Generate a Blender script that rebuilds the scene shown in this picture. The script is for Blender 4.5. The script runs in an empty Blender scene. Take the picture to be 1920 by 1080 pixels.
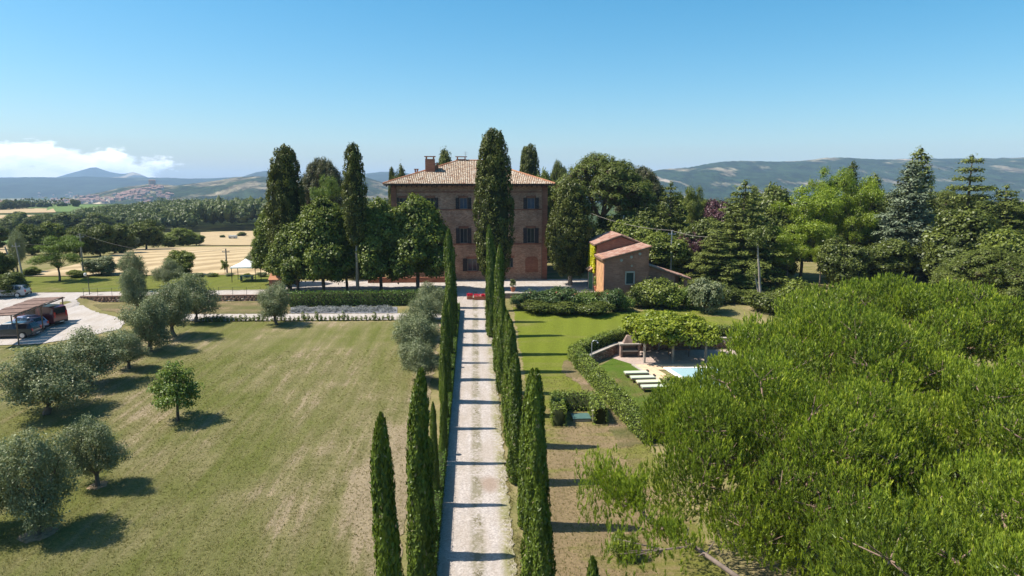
import bpy, bmesh, math, random
import numpy as np
from mathutils import Vector, Matrix, geometry as mgeo
R = math.radians
S = bpy.context.scene
COL = S.collection
# ------------------------------------------------------------------ camera
CAM_Z, PITCH, YAW, F = 13.0, R(8.44), R(3.17), 1280.0
cam_d = bpy.data.cameras.new('camera'); cam_d.sensor_width = 36; cam_d.lens = 24
cam_d.clip_start = 0.5; cam_d.clip_end = 60000
cam = bpy.data.objects.new('camera', cam_d); COL.objects.link(cam)
cam.location = (0, 0, CAM_Z); cam.rotation_euler = (math.pi/2-PITCH, 0, -YAW)
S.camera = cam
# ------------------------------------------------------------------ sky
W = bpy.data.worlds.new('World'); S.world = W; W.use_nodes = True
SUN_EL, SUN_AZ = R(56), R(-86.5)          # azimuth from +Y towards +X : the sun stands at the left
wn, wl = W.node_tree.nodes, W.node_tree.links
wn.clear()
def WN(t, **k):
    n = wn.new(t)
    for a, v in k.items(): setattr(n, a, v)
    return n
def wmath(op, a, b=None, c=None, clamp=False):
    n = WN('ShaderNodeMath', operation=op, use_clamp=clamp)
    for i, v in enumerate((a, b, c)):
        if v is None: continue
        if isinstance(v, (int, float)): n.inputs[i].default_value = v
        else: wl.new(v, n.inputs[i])
    return n.outputs[0]
sky = WN('ShaderNodeTexSky', sky_type='NISHITA', sun_disc=False, sun_elevation=SUN_EL, sun_rotation=SUN_AZ,
         altitude=300, air_density=1.0, dust_density=1.5, ozone_density=3.2)
hs = WN('ShaderNodeHueSaturation'); hs.inputs['Saturation'].default_value = 1.42; hs.inputs['Hue'].default_value = 0.482; hs.inputs['Value'].default_value = 1.0; wl.new(sky.outputs[0], hs.inputs['Color'])
tc = WN('ShaderNodeTexCoord'); sx = WN('ShaderNodeSeparateXYZ'); wl.new(tc.outputs['Generated'], sx.inputs[0])
az = wmath('ARCTAN2', sx.outputs[0], sx.outputs[1]); el = wmath('ARCSINE', sx.outputs[2])
cv = WN('ShaderNodeCombineXYZ')
wl.new(wmath('MULTIPLY', az, 20.0), cv.inputs[0]); wl.new(wmath('MULTIPLY', el, 42.0), cv.inputs[1]); cv.inputs[2].default_value = 3.7
cn = WN('ShaderNodeTexNoise'); wl.new(cv.outputs[0], cn.inputs['Vector'])
cn.inputs['Scale'].default_value = 1.15; cn.inputs['Detail'].default_value = 9; cn.inputs['Roughness'].default_value = 0.58
# a low bank of cumulus standing far off to the left
top = wmath('MULTIPLY_ADD', az, -0.16, R(2.75) - 0.16*R(28.5))          # lower towards the right end of the bank
v = wmath('MULTIPLY', wmath('SUBTRACT', top, el), 20.0)
v = wmath('MINIMUM', v, 0.30)
endm = wmath('MULTIPLY', wmath('SUBTRACT', R(-22.5), az), 5.0)
v = wmath('MINIMUM', v, endm)
v = wmath('ADD', v, wmath('MULTIPLY', wmath('SUBTRACT', cn.outputs['Fac'], 0.5), 1.5))
m = wmath('MULTIPLY', v, 6.5, clamp=True)
lowf = wmath('MULTIPLY', wmath('SUBTRACT', el, R(-1.0)), 40.0, clamp=True)
azlim = wmath('MULTIPLY', wmath('SUBTRACT', az, R(-120)), 4.0, clamp=True)
m = wmath('MULTIPLY', m, lowf); m = wmath('MULTIPLY', m, azlim); m = wmath('MULTIPLY', m, 0.74)
cn2 = WN('ShaderNodeTexNoise'); 
mp = WN('ShaderNodeVectorMath', operation='ADD'); wl.new(cv.outputs[0], mp.inputs[0]); mp.inputs[1].default_value = (0.10, -0.22, 0)
wl.new(mp.outputs[0], cn2.inputs['Vector']); cn2.inputs['Scale'].default_value = 1.15; cn2.inputs['Detail'].default_value = 6
cr = WN('ShaderNodeValToRGB'); wl.new(cn2.outputs['Fac'], cr.inputs[0])
cr.color_ramp.elements[0].position = .42; cr.color_ramp.elements[0].color = (9.5, 10.4, 12, 1)
cr.color_ramp.elements[1].position = .58; cr.color_ramp.elements[1].color = (13.5, 13.2, 13.2, 1)
mix = WN('ShaderNodeMix', data_type='RGBA'); wl.new(m, mix.inputs[0]); wl.new(hs.outputs[0], mix.inputs[6]); wl.new(cr.outputs[0], mix.inputs[7])
bg = WN('ShaderNodeBackground'); bg.inputs[1].default_value = 0.10; wl.new(mix.outputs[2], bg.inputs[0])
wo = WN('ShaderNodeOutputWorld'); wl.new(bg.outputs[0], wo.inputs[0])
# ------------------------------------------------------------------ sun
sd = bpy.data.lights.new('sun', 'SUN'); sd.energy = 5.0; sd.angle = R(0.53); sd.color = (1.0, 0.945, 0.84)
sun = bpy.data.objects.new('sun', sd); COL.objects.link(sun)
to_sun = Vector((math.sin(SUN_AZ)*math.cos(SUN_EL), math.cos(SUN_AZ)*math.cos(SUN_EL), math.sin(SUN_EL)))
sun.rotation_euler = to_sun.to_track_quat('Z', 'Y').to_euler()
S.view_settings.view_transform = 'Standard'; S.view_settings.look = 'None'
S.view_settings.exposure = 0.72; S.view_settings.gamma = 1.0; S.view_settings.use_curve_mapping = False
S.cycles.max_bounces = 6; S.cycles.diffuse_bounces = 3; S.cycles.transmission_bounces = 4; S.cycles.volume_bounces = 1
S.cycles.transparent_max_bounces = 6
try: S.cycles.use_denoising = True
except Exception: pass
# ------------------------------------------------------------------ picture <-> place
_cp, _sp, _cy, _sy = math.cos(PITCH), math.sin(PITCH), math.cos(YAW), math.sin(YAW)
def ray(px, py):
    a, b = (px-960)/F, (540-py)/F
    f = np.array((_sy*_cp, _cy*_cp, -_sp)); r = np.array((_cy, -_sy, 0)); u = np.array((_sy*_sp, _cy*_sp, _cp))
    return f + a*r + b*u
def on_y(px, py, Y):                      # the point seen at a pixel on the upright plane y = Y
    d = ray(px, py); t = Y/d[1]; return (d[0]*t, Y, CAM_Z + d[2]*t)
def on_z(px, py, z):                      # ... on the level plane z
    d = ray(px, py); t = (z-CAM_Z)/d[2]; return (d[0]*t, d[1]*t, z)
def ss(a, b, x):
    t = np.clip((np.asarray(x, float)-a)/(b-a), 0, 1); return t*t*(3-2*t)
def plane(y): return -0.041*(95-np.asarray(y, float))
def on_plane(px, py, dz=0.0):
    d = ray(px, py)                        # CAM_Z + t dz = -0.041*(95 - t dy) + off
    t = (CAM_Z + 0.041*95 - dz)/(0.041*d[1] - d[2]); return (d[0]*t, d[1]*t, CAM_Z + d[2]*t)
ZP = -2.05                                 # level of the pool terrace
HEDGE_TOP = [(1222, 800), (1200, 779), (1160, 739), (1120, 696), (1092, 668), (1079, 651), (1100, 640), (1135, 628), (1168, 620)]
hedge_line = [on_plane(px, py, 1.05) for px, py in HEDGE_TOP]
_b = hedge_line[-1]
hedge_line = [(p[0], p[1]) for p in hedge_line] + [(_b[0]+6, _b[1]+0.9), (_b[0]+15, _b[1]+1.1)]
POOL_POLY = hedge_line + [(hedge_line[-1][0], hedge_line[0][1]-3), (hedge_line[0][0]+1.0, hedge_line[0][1]-3)]
def inside(poly, x, y):
    x = np.asarray(x, float); y = np.asarray(y, float); r = np.zeros(np.broadcast(x, y).shape, bool)
    n = len(poly)
    for i in range(n):
        x1, y1 = poly[i][:2]; x2, y2 = poly[(i+1) % n][:2]
        if y1 == y2: continue
        c = ((y1 > y) != (y2 > y)) & (x < (x2-x1)*(y-y1)/(y2-y1)+x1)
        r ^= c
    return r
def g(x, y):
    x = np.asarray(x, float); y = np.asarray(y, float)
    pl = plane(np.minimum(y, 82.7))
    w = np.full(np.broadcast(x, y).shape, 0.3)
    w = np.where(x < -44, 0.3 + 11.7*ss(-44, -50, x), w)
    w = np.where(np.abs(x+0.1) < 3.0, 5.0, w)
    w = np.where(x > 22, 0.3+16*ss(22, 30, x), w)
    t = ss(0, 1, (y-(82.7-w))/w)
    z = pl*(1-t)
    far = 10.0*ss(100, 340, y)
    und = 1.2*np.sin(x*0.013+1.0)*np.sin(y*0.009)*ss(150, 500, y)
    z = z - far + und
    z = z - 48.0*ss(760, 2600, y)
    pool = inside(POOL_POLY, x, y)
    z = np.where(pool, np.minimum(z, ZP), z)
    return z
def G(x, y): return float(g(x, y))
def on_g(px, py):
    d = ray(px, py)
    t = 5.0
    while t < 6000:
        if CAM_Z + d[2]*t <= G(d[0]*t, d[1]*t): break
        t += 0.25 + t*0.002
    lo, hi = t-0.5-t*0.003, t
    for _ in range(24):
        m_ = (lo+hi)/2
        if CAM_Z + d[2]*m_ <= G(d[0]*m_, d[1]*m_): hi = m_
        else: lo = m_
    return (d[0]*hi, d[1]*hi, CAM_Z+d[2]*hi)
# ------------------------------------------------------------------ object helpers
def props(o, label=None, cat=None, group=None, kind=None):
    if label: o['label'] = label
    if cat: o['category'] = cat
    if group: o['group'] = group
    if kind: o['kind'] = kind
    return o
def thing(name, label, cat, loc=(0, 0, 0), rz=0.0, group=None, scale=None):
    o = bpy.data.objects.new(name, None); o.empty_display_size = 0.3; COL.objects.link(o)
    o.location = loc; o.rotation_euler = (0, 0, rz)
    if scale: o.scale = scale
    return props(o, label, cat, group)
def obj(name, me, mats=None, parent=None, loc=None, rz=None):
    o = bpy.data.objects.new(name, me); COL.objects.link(o)
    if mats is not None and not me.materials:
        for m_ in (mats if isinstance(mats, (list, tuple)) else [mats]): me.materials.append(m_)
    if parent: o.parent = parent
    if loc is not None: o.location = loc
    if rz is not None: o.rotation_euler = (0, 0, rz)
    return o
def np_mesh(name, V, Fq, tint=None, smooth=False):
    me = bpy.data.meshes.new(name); V = np.asarray(V, np.float32); Fq = np.asarray(Fq, np.int32)
    k = Fq.shape[1]; n = len(Fq)
    me.vertices.add(len(V)); me.vertices.foreach_set('co', V.ravel())
    me.loops.add(n*k); me.loops.foreach_set('vertex_index', Fq.ravel())
    me.polygons.add(n); me.polygons.foreach_set('loop_start', np.arange(0, n*k, k, dtype=np.int32))
    me.polygons.foreach_set('loop_total', np.full(n, k, np.int32))
    if smooth: me.polygons.foreach_set('use_smooth', np.ones(n, bool))
    me.update(calc_edges=True)
    if tint is not None:
        a = me.attributes.new('tint', 'FLOAT', 'FACE'); a.data.foreach_set('value', np.asarray(tint, np.float32))
    return me
class MB:
    """collects plain solids into one mesh"""
    def __init__(s): s.v = []; s.f = []; s.m = []
    def add(s, vs, fs, mi=0):
        b = len(s.v); s.v += [tuple(v) for v in vs]; s.f += [tuple(b+i for i in f) for f in fs]; s.m += [mi]*len(fs)
    def box(s, x0, x1, y0, y1, z0, z1, mi=0):
        s.add([(x0,y0,z0),(x1,y0,z0),(x1,y1,z0),(x0,y1,z0),(x0,y0,z1),(x1,y0,z1),(x1,y1,z1),(x0,y1,z1)],
              [(0,3,2,1),(4,5,6,7),(0,1,5,4),(1,2,6,5),(2,3,7,6),(3,0,4,7)], mi)
    def prism(s, pts, z0, z1, mi=0):       # pts counter-clockwise
        n = len(pts)
        zf0 = z0 if callable(z0) else (lambda x, y: z0); zf1 = z1 if callable(z1) else (lambda x, y: z1)
        s.add([(p[0], p[1], zf0(p[0], p[1])) for p in pts]+[(p[0], p[1], zf1(p[0], p[1])) for p in pts],
              [tuple(range(n-1, -1, -1)), tuple(range(n, 2*n))]+[(i, (i+1) % n, n+(i+1) % n, n+i) for i in range(n)], mi)
    def xprof(s, pts, x0, x1, mi=0):       # profile in the y,z plane swept along x
        n = len(pts)
        s.add([(x0, p[0], p[1]) for p in pts]+[(x1, p[0], p[1]) for p in pts],
              [tuple(range(n-1, -1, -1)), tuple(range(n, 2*n))]+[(i, (i+1) % n, n+(i+1) % n, n+i) for i in range(n)], mi)
    def yprof(s, pts, y0, y1, mi=0):       # profile in x,z swept along y
        n = len(pts)
        s.add([(p[0], y0, p[1]) for p in pts]+[(p[0], y1, p[1]) for p in pts],
              [tuple(range(n)), tuple(range(2*n-1, n-1, -1))]+[(i, n+i, n+(i+1) % n, (i+1) % n) for i in range(n)], mi)
    def tube(s, pts, rad, sides=7, mi=0, cap=True):
        pts = [Vector(p) for p in pts]; n = len(pts)
        rr = rad if isinstance(rad, (list, tuple)) else [rad]*n
        vs = []; up = Vector((0.13, 0.31, 1)).normalized()
        for i, p in enumerate(pts):
            t = (pts[min(i+1, n-1)]-pts[max(i-1, 0)]).normalized()
            a = t.cross(up if abs(t.dot(up)) < .95 else Vector((1, 0, 0))).normalized(); b = t.cross(a)
            for k in range(sides):
                q = 2*math.pi*k/sides; vs.append(p + (a*math.cos(q)+b*math.sin(q))*rr[i])
        fs = [(i*sides+k, (i+1)*sides+k, (i+1)*sides+(k+1) % sides, i*sides+(k+1) % sides) for i in range(n-1) for k in range(sides)]
        if cap: fs += [tuple(range(sides)), tuple(range(n*sides-1, (n-1)*sides-1, -1))]
        s.add(vs, fs, mi)
    def lathe(s, prof, cx=0, cy=0, cz=0, sides=14, mi=0):
        vs = [(cx+r*math.cos(2*math.pi*k/sides), cy+r*math.sin(2*math.pi*k/sides), cz+z) for r, z in prof for k in range(sides)]
        n = len(prof)
        fs = [(i*sides+k, i*sides+(k+1) % sides, (i+1)*sides+(k+1) % sides, (i+1)*sides+k) for i in range(n-1) for k in range(sides)]
        fs += [tuple(range(sides-1, -1, -1)), tuple(range((n-1)*sides, n*sides))]
        s.add(vs, fs, mi)
    def mesh(s, name, smooth=False, bevel=0.0):
        me = bpy.data.meshes.new(name); me.from_pydata(s.v, [], s.f); me.validate()
        if len(set(s.m)) > 1: me.polygons.foreach_set('material_index', s.m[:len(me.polygons)])
        if bevel:
            bm = bmesh.new(); bm.from_mesh(me)
            bmesh.ops.bevel(bm, geom=[e for e in bm.edges if len(e.link_faces) == 2 and e.calc_face_angle() > .6], offset=bevel, segments=2, affect='EDGES', profile=.6)
            bm.to_mesh(me); bm.free()
        if smooth: me.polygons.foreach_set('use_smooth', [True]*len(me.polygons))
        me.update(); return me
    def put(s, name, mats, parent=None, loc=None, rz=None, **k):
        return obj(name, s.mesh(name, **k), mats, parent, loc, rz)
# ------------------------------------------------------------------ materials
class Mat:
    def __init__(s, name):
        s.m = bpy.data.materials.new(name); s.m.use_nodes = True; s.t = s.m.node_tree; s.n = s.t.nodes; s.l = s.t.links
        s.n.clear(); s.out = s.n.new('ShaderNodeOutputMaterial'); s.geo = s.n.new('ShaderNodeNewGeometry')
        s.pos = s.geo.outputs['Position']
    def N(s, t, ins=None, **k):
        n = s.n.new(t)
        for a, v in k.items(): setattr(n, a, v)
        for a, v in (ins or {}).items(): s.set(n.inputs[a], v)
        return n
    def set(s, i, v):
        if isinstance(v, bpy.types.NodeSocket): s.l.new(v, i)
        else: i.default_value = v
    def math(s, op, a, b=0.0, c=0.0, clamp=False):
        n = s.N('ShaderNodeMath', operation=op, use_clamp=clamp)
        for i, v in enumerate((a, b, c)): s.set(n.inputs[i], v)
        return n.outputs[0]
    def scale(s, v, sc):
        return s.N('ShaderNodeMapping', {'Vector': v, 'Scale': sc}).outputs[0]
    def noise(s, scale, detail=4, rough=.55, vec=None, sc3=None, dist=0):
        v = vec or s.pos
        if sc3: v = s.scale(v, sc3)
        return s.N('ShaderNodeTexNoise', {'Vector': v, 'Scale': scale, 'Detail': detail, 'Roughness': rough, 'Distortion': dist}).outputs['Fac']
    def ramp(s, f, *st):
        r = s.N('ShaderNodeValToRGB', {'Fac': f}); e = r.color_ramp.elements
        while len(e) < len(st): e.new(.5)
        for q, (p, c) in zip(e, st):
            q.position = p; q.color = (c, c, c, 1) if isinstance(c, (int, float)) else (*c, 1)
        return r.outputs[0]
    def mix(s, f, a, b, mode='MIX'):
        n = s.N('ShaderNodeMix', data_type='RGBA', blend_type=mode)
        s.set(n.inputs[0], f)
        for i, v in ((6, a), (7, b)): s.set(n.inputs[i], (*v, 1) if isinstance(v, tuple) and len(v) == 3 else v)
        return n.outputs[2]
    def bump(s, h, dist=.03, strength=1.0):
        return s.N('ShaderNodeBump', {'Height': h, 'Distance': dist, 'Strength': strength}).outputs[0]
    def pbr(s, col, rough=.85, metal=0.0, normal=None, spec=.3, **k):
        p = s.N('ShaderNodeBsdfPrincipled')
        s.set(p.inputs['Base Color'], (*col, 1) if isinstance(col, tuple) else col)
        s.set(p.inputs['Roughness'], rough); s.set(p.inputs['Metallic'], metal); s.set(p.inputs['Specular IOR Level'], spec)
        if normal is not None: s.l.new(normal, p.inputs['Normal'])
        for a, v in k.items(): s.set(p.inputs[a], v)
        s.l.new(p.outputs[0], s.out.inputs[0]); return s.m
def plain(name, col, rough=.6, metal=0.0, var=.12, sc=3.0, spec=.4):
    m_ = Mat(name); n = m_.noise(sc, 3)
    lo = tuple(c*(1-var) for c in col); hi = tuple(min(1, c*(1+var)) for c in col)
    return m_.pbr(m_.ramp(n, (.3, lo), (.7, hi)), rough, metal, spec=spec)
def leaf(name, lo, hi, trans=.28, gloss=.02, odd=None, oddp=.9, mid=None):
    m_ = Mat(name)
    t = m_.N('ShaderNodeAttribute', attribute_name='tint').outputs['Fac']
    big = m_.noise(.35, 2)
    f = m_.math('ADD', m_.math('MULTIPLY', t, .75), m_.math('MULTIPLY', m_.math('SUBTRACT', big, .36), .9), clamp=True)
    c = m_.ramp(f, (0.0, lo), (1.0, hi)) if mid is None else m_.ramp(f, (0.0, lo), (.5, mid), (1.0, hi))
    if odd: c = m_.mix(m_.math('GREATER_THAN', t, oddp), c, odd)
    d = m_.N('ShaderNodeBsdfDiffuse', {'Color': c}); tr = m_.N('ShaderNodeBsdfTranslucent', {'Color': m_.mix(.5, c, m_.mix(1.0, c, (1.25, 1.35, .55), 'MULTIPLY'))})
    gl = m_.N('ShaderNodeBsdfGlossy', {'Color': (1, 1, 1, 1), 'Roughness': .45})
    a = m_.N('ShaderNodeMixShader', {0: trans, 1: d.outputs[0], 2: tr.outputs[0]})
    b = m_.N('ShaderNodeMixShader', {0: min(gloss, .022), 1: a.outputs[0], 2: gl.outputs[0]})
    m_.l.new(b.outputs[0], m_.out.inputs[0]); return m_.m
def bark(name, col):
    m_ = Mat(name); n = m_.noise(3.0, 5, sc3=(1, 1, .25))
    return m_.pbr(m_.ramp(n, (.3, tuple(c*.6 for c in col)), (.7, tuple(c*1.25 for c in col))), .95, normal=m_.bump(n, .04), spec=.1)
# ------------------------------------------------------------------ foliage
def unit(a): return a/np.maximum(np.linalg.norm(a, axis=1, keepdims=True), 1e-6)
def sph(n, rng): return unit(rng.normal(size=(n, 3)))
def quads(P, N, T, length, width, base=0.5):
    """one leaf (rhombus) per point: P centre/foot, N normal, T long axis"""
    T = unit(T - N*np.sum(T*N, 1, keepdims=True)); B = np.cross(N, T)
    L = length[:, None] if isinstance(length, np.ndarray) else length; Wd = width[:, None] if isinstance(width, np.ndarray) else width
    V = np.stack([P - T*L*base, P + B*Wd*.5 + T*L*(.5-base)*.6, P + T*L*(1-base), P - B*Wd*.5 + T*L*(.5-base)*.6], 1).reshape(-1, 3)
    return V
def tris_(P, N, T, length, width, base=0.5):
    V = quads(P, N, T, length, width, base).reshape(-1, 4, 3); return np.stack([V[:, 1], V[:, 2], V[:, 3]], 1).reshape(-1, 3) if base == 0.0 else np.stack([V[:, 0], V[:, 1]*.5+V[:, 2]*.5+(V[:, 1]-V[:, 3])*.3, V[:, 3]*.5+V[:, 2]*.5-(V[:, 1]-V[:, 3])*.3], 1).reshape(-1, 3)
def qf(n): return np.arange(n*4, dtype=np.int32).reshape(-1, 4)
def crown(lobes, spacing, per, sigma, lsize, aspect=.55, seed=0, out=.75, up=.35, rnd=.75, shell=(.78, 1.06), under=.45, droop=0.0):
    rng = np.random.default_rng(seed); Ps, Ns, Ts = [], [], []
    L = [(np.array(c, float), np.array(r if isinstance(r, (tuple, list)) else (r, r, r), float)) for c, r in lobes]
    for i, (c, r) in enumerate(L):
        area = 4*math.pi*((r[0]*r[1])**1.6/3+(r[0]*r[2])**1.6/3+(r[1]*r[2])**1.6/3)**(1/1.6)
        n = max(4, int(area/spacing**2))
        d = sph(n, rng); keep = (d[:, 2] > -.35) | (rng.random(n) < under); d = d[keep]; n = len(d)
        k = c + d*r*rng.uniform(shell[0], shell[1], (n, 1))
        ok = np.ones(n, bool)
        for j, (c2, r2) in enumerate(L):
            if j != i: ok &= np.sum(((k-c2)/r2)**2, 1) > .62
        k, d = k[ok], d[ok]
        if not len(k): continue
        ctint = rng.normal(0, .16, len(k))
        m = rng.poisson(per, len(k)); idx = np.repeat(np.arange(len(k)), m)
        P = k[idx] + rng.normal(0, 1, (len(idx), 3))*sigma*np.array((1, 1, .75))
        od = unit(d/r)[idx]; od2 = unit(P - k[idx] + od*sigma*.8)
        Ns.append(unit(od*out*.5 + od2*out*.6 + np.array((0, 0, up)) + rng.normal(0, 1, (len(idx), 3))*rnd*.6))
        Ps.append(P); Ts.append(np.clip(.5+ctint[idx]+rng.normal(0, .17, len(idx)), 0, 1))
    P, N, T = np.concatenate(Ps), np.concatenate(Ns), np.concatenate(Ts)
    n = len(P); ax = rng.normal(size=(n, 3)) + np.array((0, 0, -droop))
    ls = lsize*rng.uniform(.65, 1.35, n)
    return quads(P, N, ax, ls, ls*aspect), T
def core(lobes, k=.72, seed=0, sub=2):
    """rough inner masses, the shaded inner twigs and leaves of a crown"""
    rng = np.random.default_rng(seed); V, Fc = [], []
    bm = bmesh.new(); bmesh.ops.create_icosphere(bm, subdivisions=sub, radius=1.0)
    bv = np.array([v.co[:] for v in bm.verts]); bf = np.array([[v.index for v in f.verts] for f in bm.faces]); bm.free()
    o = 0
    for c, r in lobes:
        r = np.array(r if isinstance(r, (tuple, list)) else (r, r, r), float)
        V.append(np.array(c)+bv*r*k*rng.uniform(.8, 1.15, (len(bv), 1))); Fc.append(bf+o); o += len(bv)
    return np.concatenate(V), np.concatenate(Fc)
def to_quads(V, Ft): # triangles -> degenerate-free quads are not possible; returned as separate arrays
    return V, Ft
def foliage_mesh(name, parts_q, tris=None, mats=()):
    """parts_q: list of (V, tint) leaf quads; tris: (V, F) solid inner mass (2nd material)"""
    Vq = np.concatenate([p[0] for p in parts_q]); T = np.concatenate([p[1] for p in parts_q]); nq = len(T); kk = len(Vq)//nq
    Fq = np.arange(nq*kk, dtype=np.int32).reshape(-1, kk)
    me = bpy.data.meshes.new(name)
    Vt, Ft = tris if tris is not None else (np.zeros((0, 3)), np.zeros((0, 3), int))
    V = np.concatenate([Vq, Vt]).astype(np.float32)
    me.vertices.add(len(V)); me.vertices.foreach_set('co', V.ravel())
    loops = np.concatenate([Fq.ravel(), (Ft+len(Vq)).ravel()]).astype(np.int32)
    me.loops.add(len(loops)); me.loops.foreach_set('vertex_index', loops)
    st = np.concatenate([np.arange(nq)*kk, nq*kk+np.arange(len(Ft))*3]).astype(np.int32)
    me.polygons.add(nq+len(Ft)); me.polygons.foreach_set('loop_start', st)
    me.polygons.foreach_set('loop_total', np.concatenate([np.full(nq, kk), np.full(len(Ft), 3)]).astype(np.int32))
    if len(mats) > 1: me.polygons.foreach_set('material_index', np.concatenate([np.zeros(nq), np.ones(len(Ft))]).astype(np.int32))
    me.update(calc_edges=True)
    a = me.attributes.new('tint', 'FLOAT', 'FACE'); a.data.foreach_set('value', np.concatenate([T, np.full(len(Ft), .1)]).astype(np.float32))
    for m_ in mats: me.materials.append(m_)
    return me
# ================================================================== materials of the place
def grass_mat(name, lush, dry, bare, split, streak=(1.2, .12, 1), amount=.5):
    m_ = Mat(name)
    big = m_.noise(.055, 3, dist=.6); mid = m_.noise(.35, 4, .6); fine = m_.noise(7.0, 5, .7)
    st = m_.noise(1.0, 3, .6, sc3=streak)
    x = m_.N('ShaderNodeSeparateXYZ', {0: m_.pos})
    f = m_.math('ADD', m_.math('MULTIPLY', big, 1.1), m_.math('MULTIPLY', mid, .55))
    f = m_.math('ADD', f, m_.math('MULTIPLY', st, .75)); f = m_.math('ADD', f, m_.math('MULTIPLY', fine, .28))
    f = m_.math('MULTIPLY_ADD', m_.math('SUBTRACT', f, 1.34), 2.3, .42)
    f = m_.math('ADD', f, split(m_, x))
    c = m_.ramp(f, (0.0, lush), (.42, tuple((a+b)/2 for a, b in zip(lush, dry))), (.72, dry), (1.0, bare))
    vf = m_.noise(26.0, 3, .8)
    c = m_.mix(1.0, c, m_.ramp(m_.math('ADD', m_.math('MULTIPLY', fine, .5), m_.math('MULTIPLY', vf, .5)), (.32, .58), (.66, 1.34)), 'MULTIPLY')
    tr = m_.math('SINE', m_.math('ADD', m_.math('MULTIPLY', m_.math('ADD', m_.math('MULTIPLY', x.outputs[0], .95), m_.math('MULTIPLY', x.outputs[1], -.16)), 3.4), m_.math('MULTIPLY', big, 5.0)))
    c = m_.mix(1.0, c, m_.ramp(m_.math('MULTIPLY_ADD', m_.math('MULTIPLY', tr, mid), .5, .5), (.2, .94), (.8, 1.05)), 'MULTIPLY')
    sp = m_.N('ShaderNodeTexVoronoi', {'Vector': m_.pos, 'Scale': 2.6}).outputs['Distance']; c = m_.mix(m_.ramp(m_.math('ADD', sp, m_.math('MULTIPLY', fine, .12)), (.10, .5), (.16, 0)), c, (.34, .29, .17))
    return m_.pbr(c, .95, normal=m_.bump(m_.math('ADD', fine, m_.math('MULTIPLY', vf, .8)), .12, 1.0), spec=.08)
def lin(m_, v, a, b, ya, yb):
    n = m_.N('ShaderNodeMapRange', {'Value': v, 'From Min': a, 'From Max': b, 'To Min': ya, 'To Max': yb}); return n.outputs[0]
M = {}
M['lawn_left'] = grass_mat('grass of the olive lawn', (.152, .160, .042), (.245, .212, .098), (.36, .28, .175),
    lambda m_, x: m_.math('ADD', lin(m_, x.outputs[1], 20, 62, .19, -.01), lin(m_, x.outputs[0], -8, -3.3, 0, .45)), streak=(1.4, .10, 1))
M['lawn_right'] = grass_mat('watered grass', (.175, .205, .024), (.23, .21, .065), (.30, .22, .12),
    lambda m_, x: m_.math('ADD', lin(m_, x.outputs[1], 41, 51, .52, -.38), lin(m_, x.outputs[0], 20, 30, 0, .3)), streak=(.15, .8, 1))
M['lawn_far'] = grass_mat('grass by the field', (.145, .165, .028), (.18, .175, .045), (.24, .2, .09), lambda m_, x: -.1, streak=(.2, .8, 1))
M['lawn_pool'] = grass_mat('grass by the pool', (.10, .16, .02), (.16, .165, .045), (.28, .2, .1), lambda m_, x: -.1, streak=(.6, .6, 1))
def ground_mat():
    m_ = Mat('dry grass and earth')
    big = m_.noise(.02, 5, .6); mid = m_.noise(.4, 5, .6); fine = m_.noise(6, 4, .7)
    f = m_.math('ADD', m_.math('MULTIPLY', mid, .6), m_.math('MULTIPLY', fine, .4))
    near = m_.ramp(f, (.32, (.10, .11, .03)), (.5, (.19, .165, .07)), (.68, (.30, .225, .13)))
    vor = m_.N('ShaderNodeTexVoronoi', {'Vector': m_.scale(m_.pos, (.0035, .0016, 0)), 'Scale': 1.0}, feature='F1')
    fld = m_.ramp(m_.N('ShaderNodeSeparateColor', {0: vor.outputs['Color']}).outputs[0], (0, (.05, .07, .02)), (.42, (.06, .085, .025)), (.5, (.10, .13, .04)), (.7, (.12, .15, .05)), (.74, (.34, .27, .15)), (1, (.38, .30, .17)))
    bush = m_.ramp(m_.noise(.03, 6, .7), (.44, 0), (.52, 1)); fld = m_.mix(m_.math('MULTIPLY', bush, .8), fld, (.028, .042, .014))
    x = m_.N('ShaderNodeSeparateXYZ', {0: m_.pos})
    c = m_.mix(lin(m_, x.outputs[1], 220, 420, 0, 1), near, fld)
    return m_.pbr(c, .97, normal=m_.bump(fine, .06), spec=.05)
M['ground'] = ground_mat()
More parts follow.
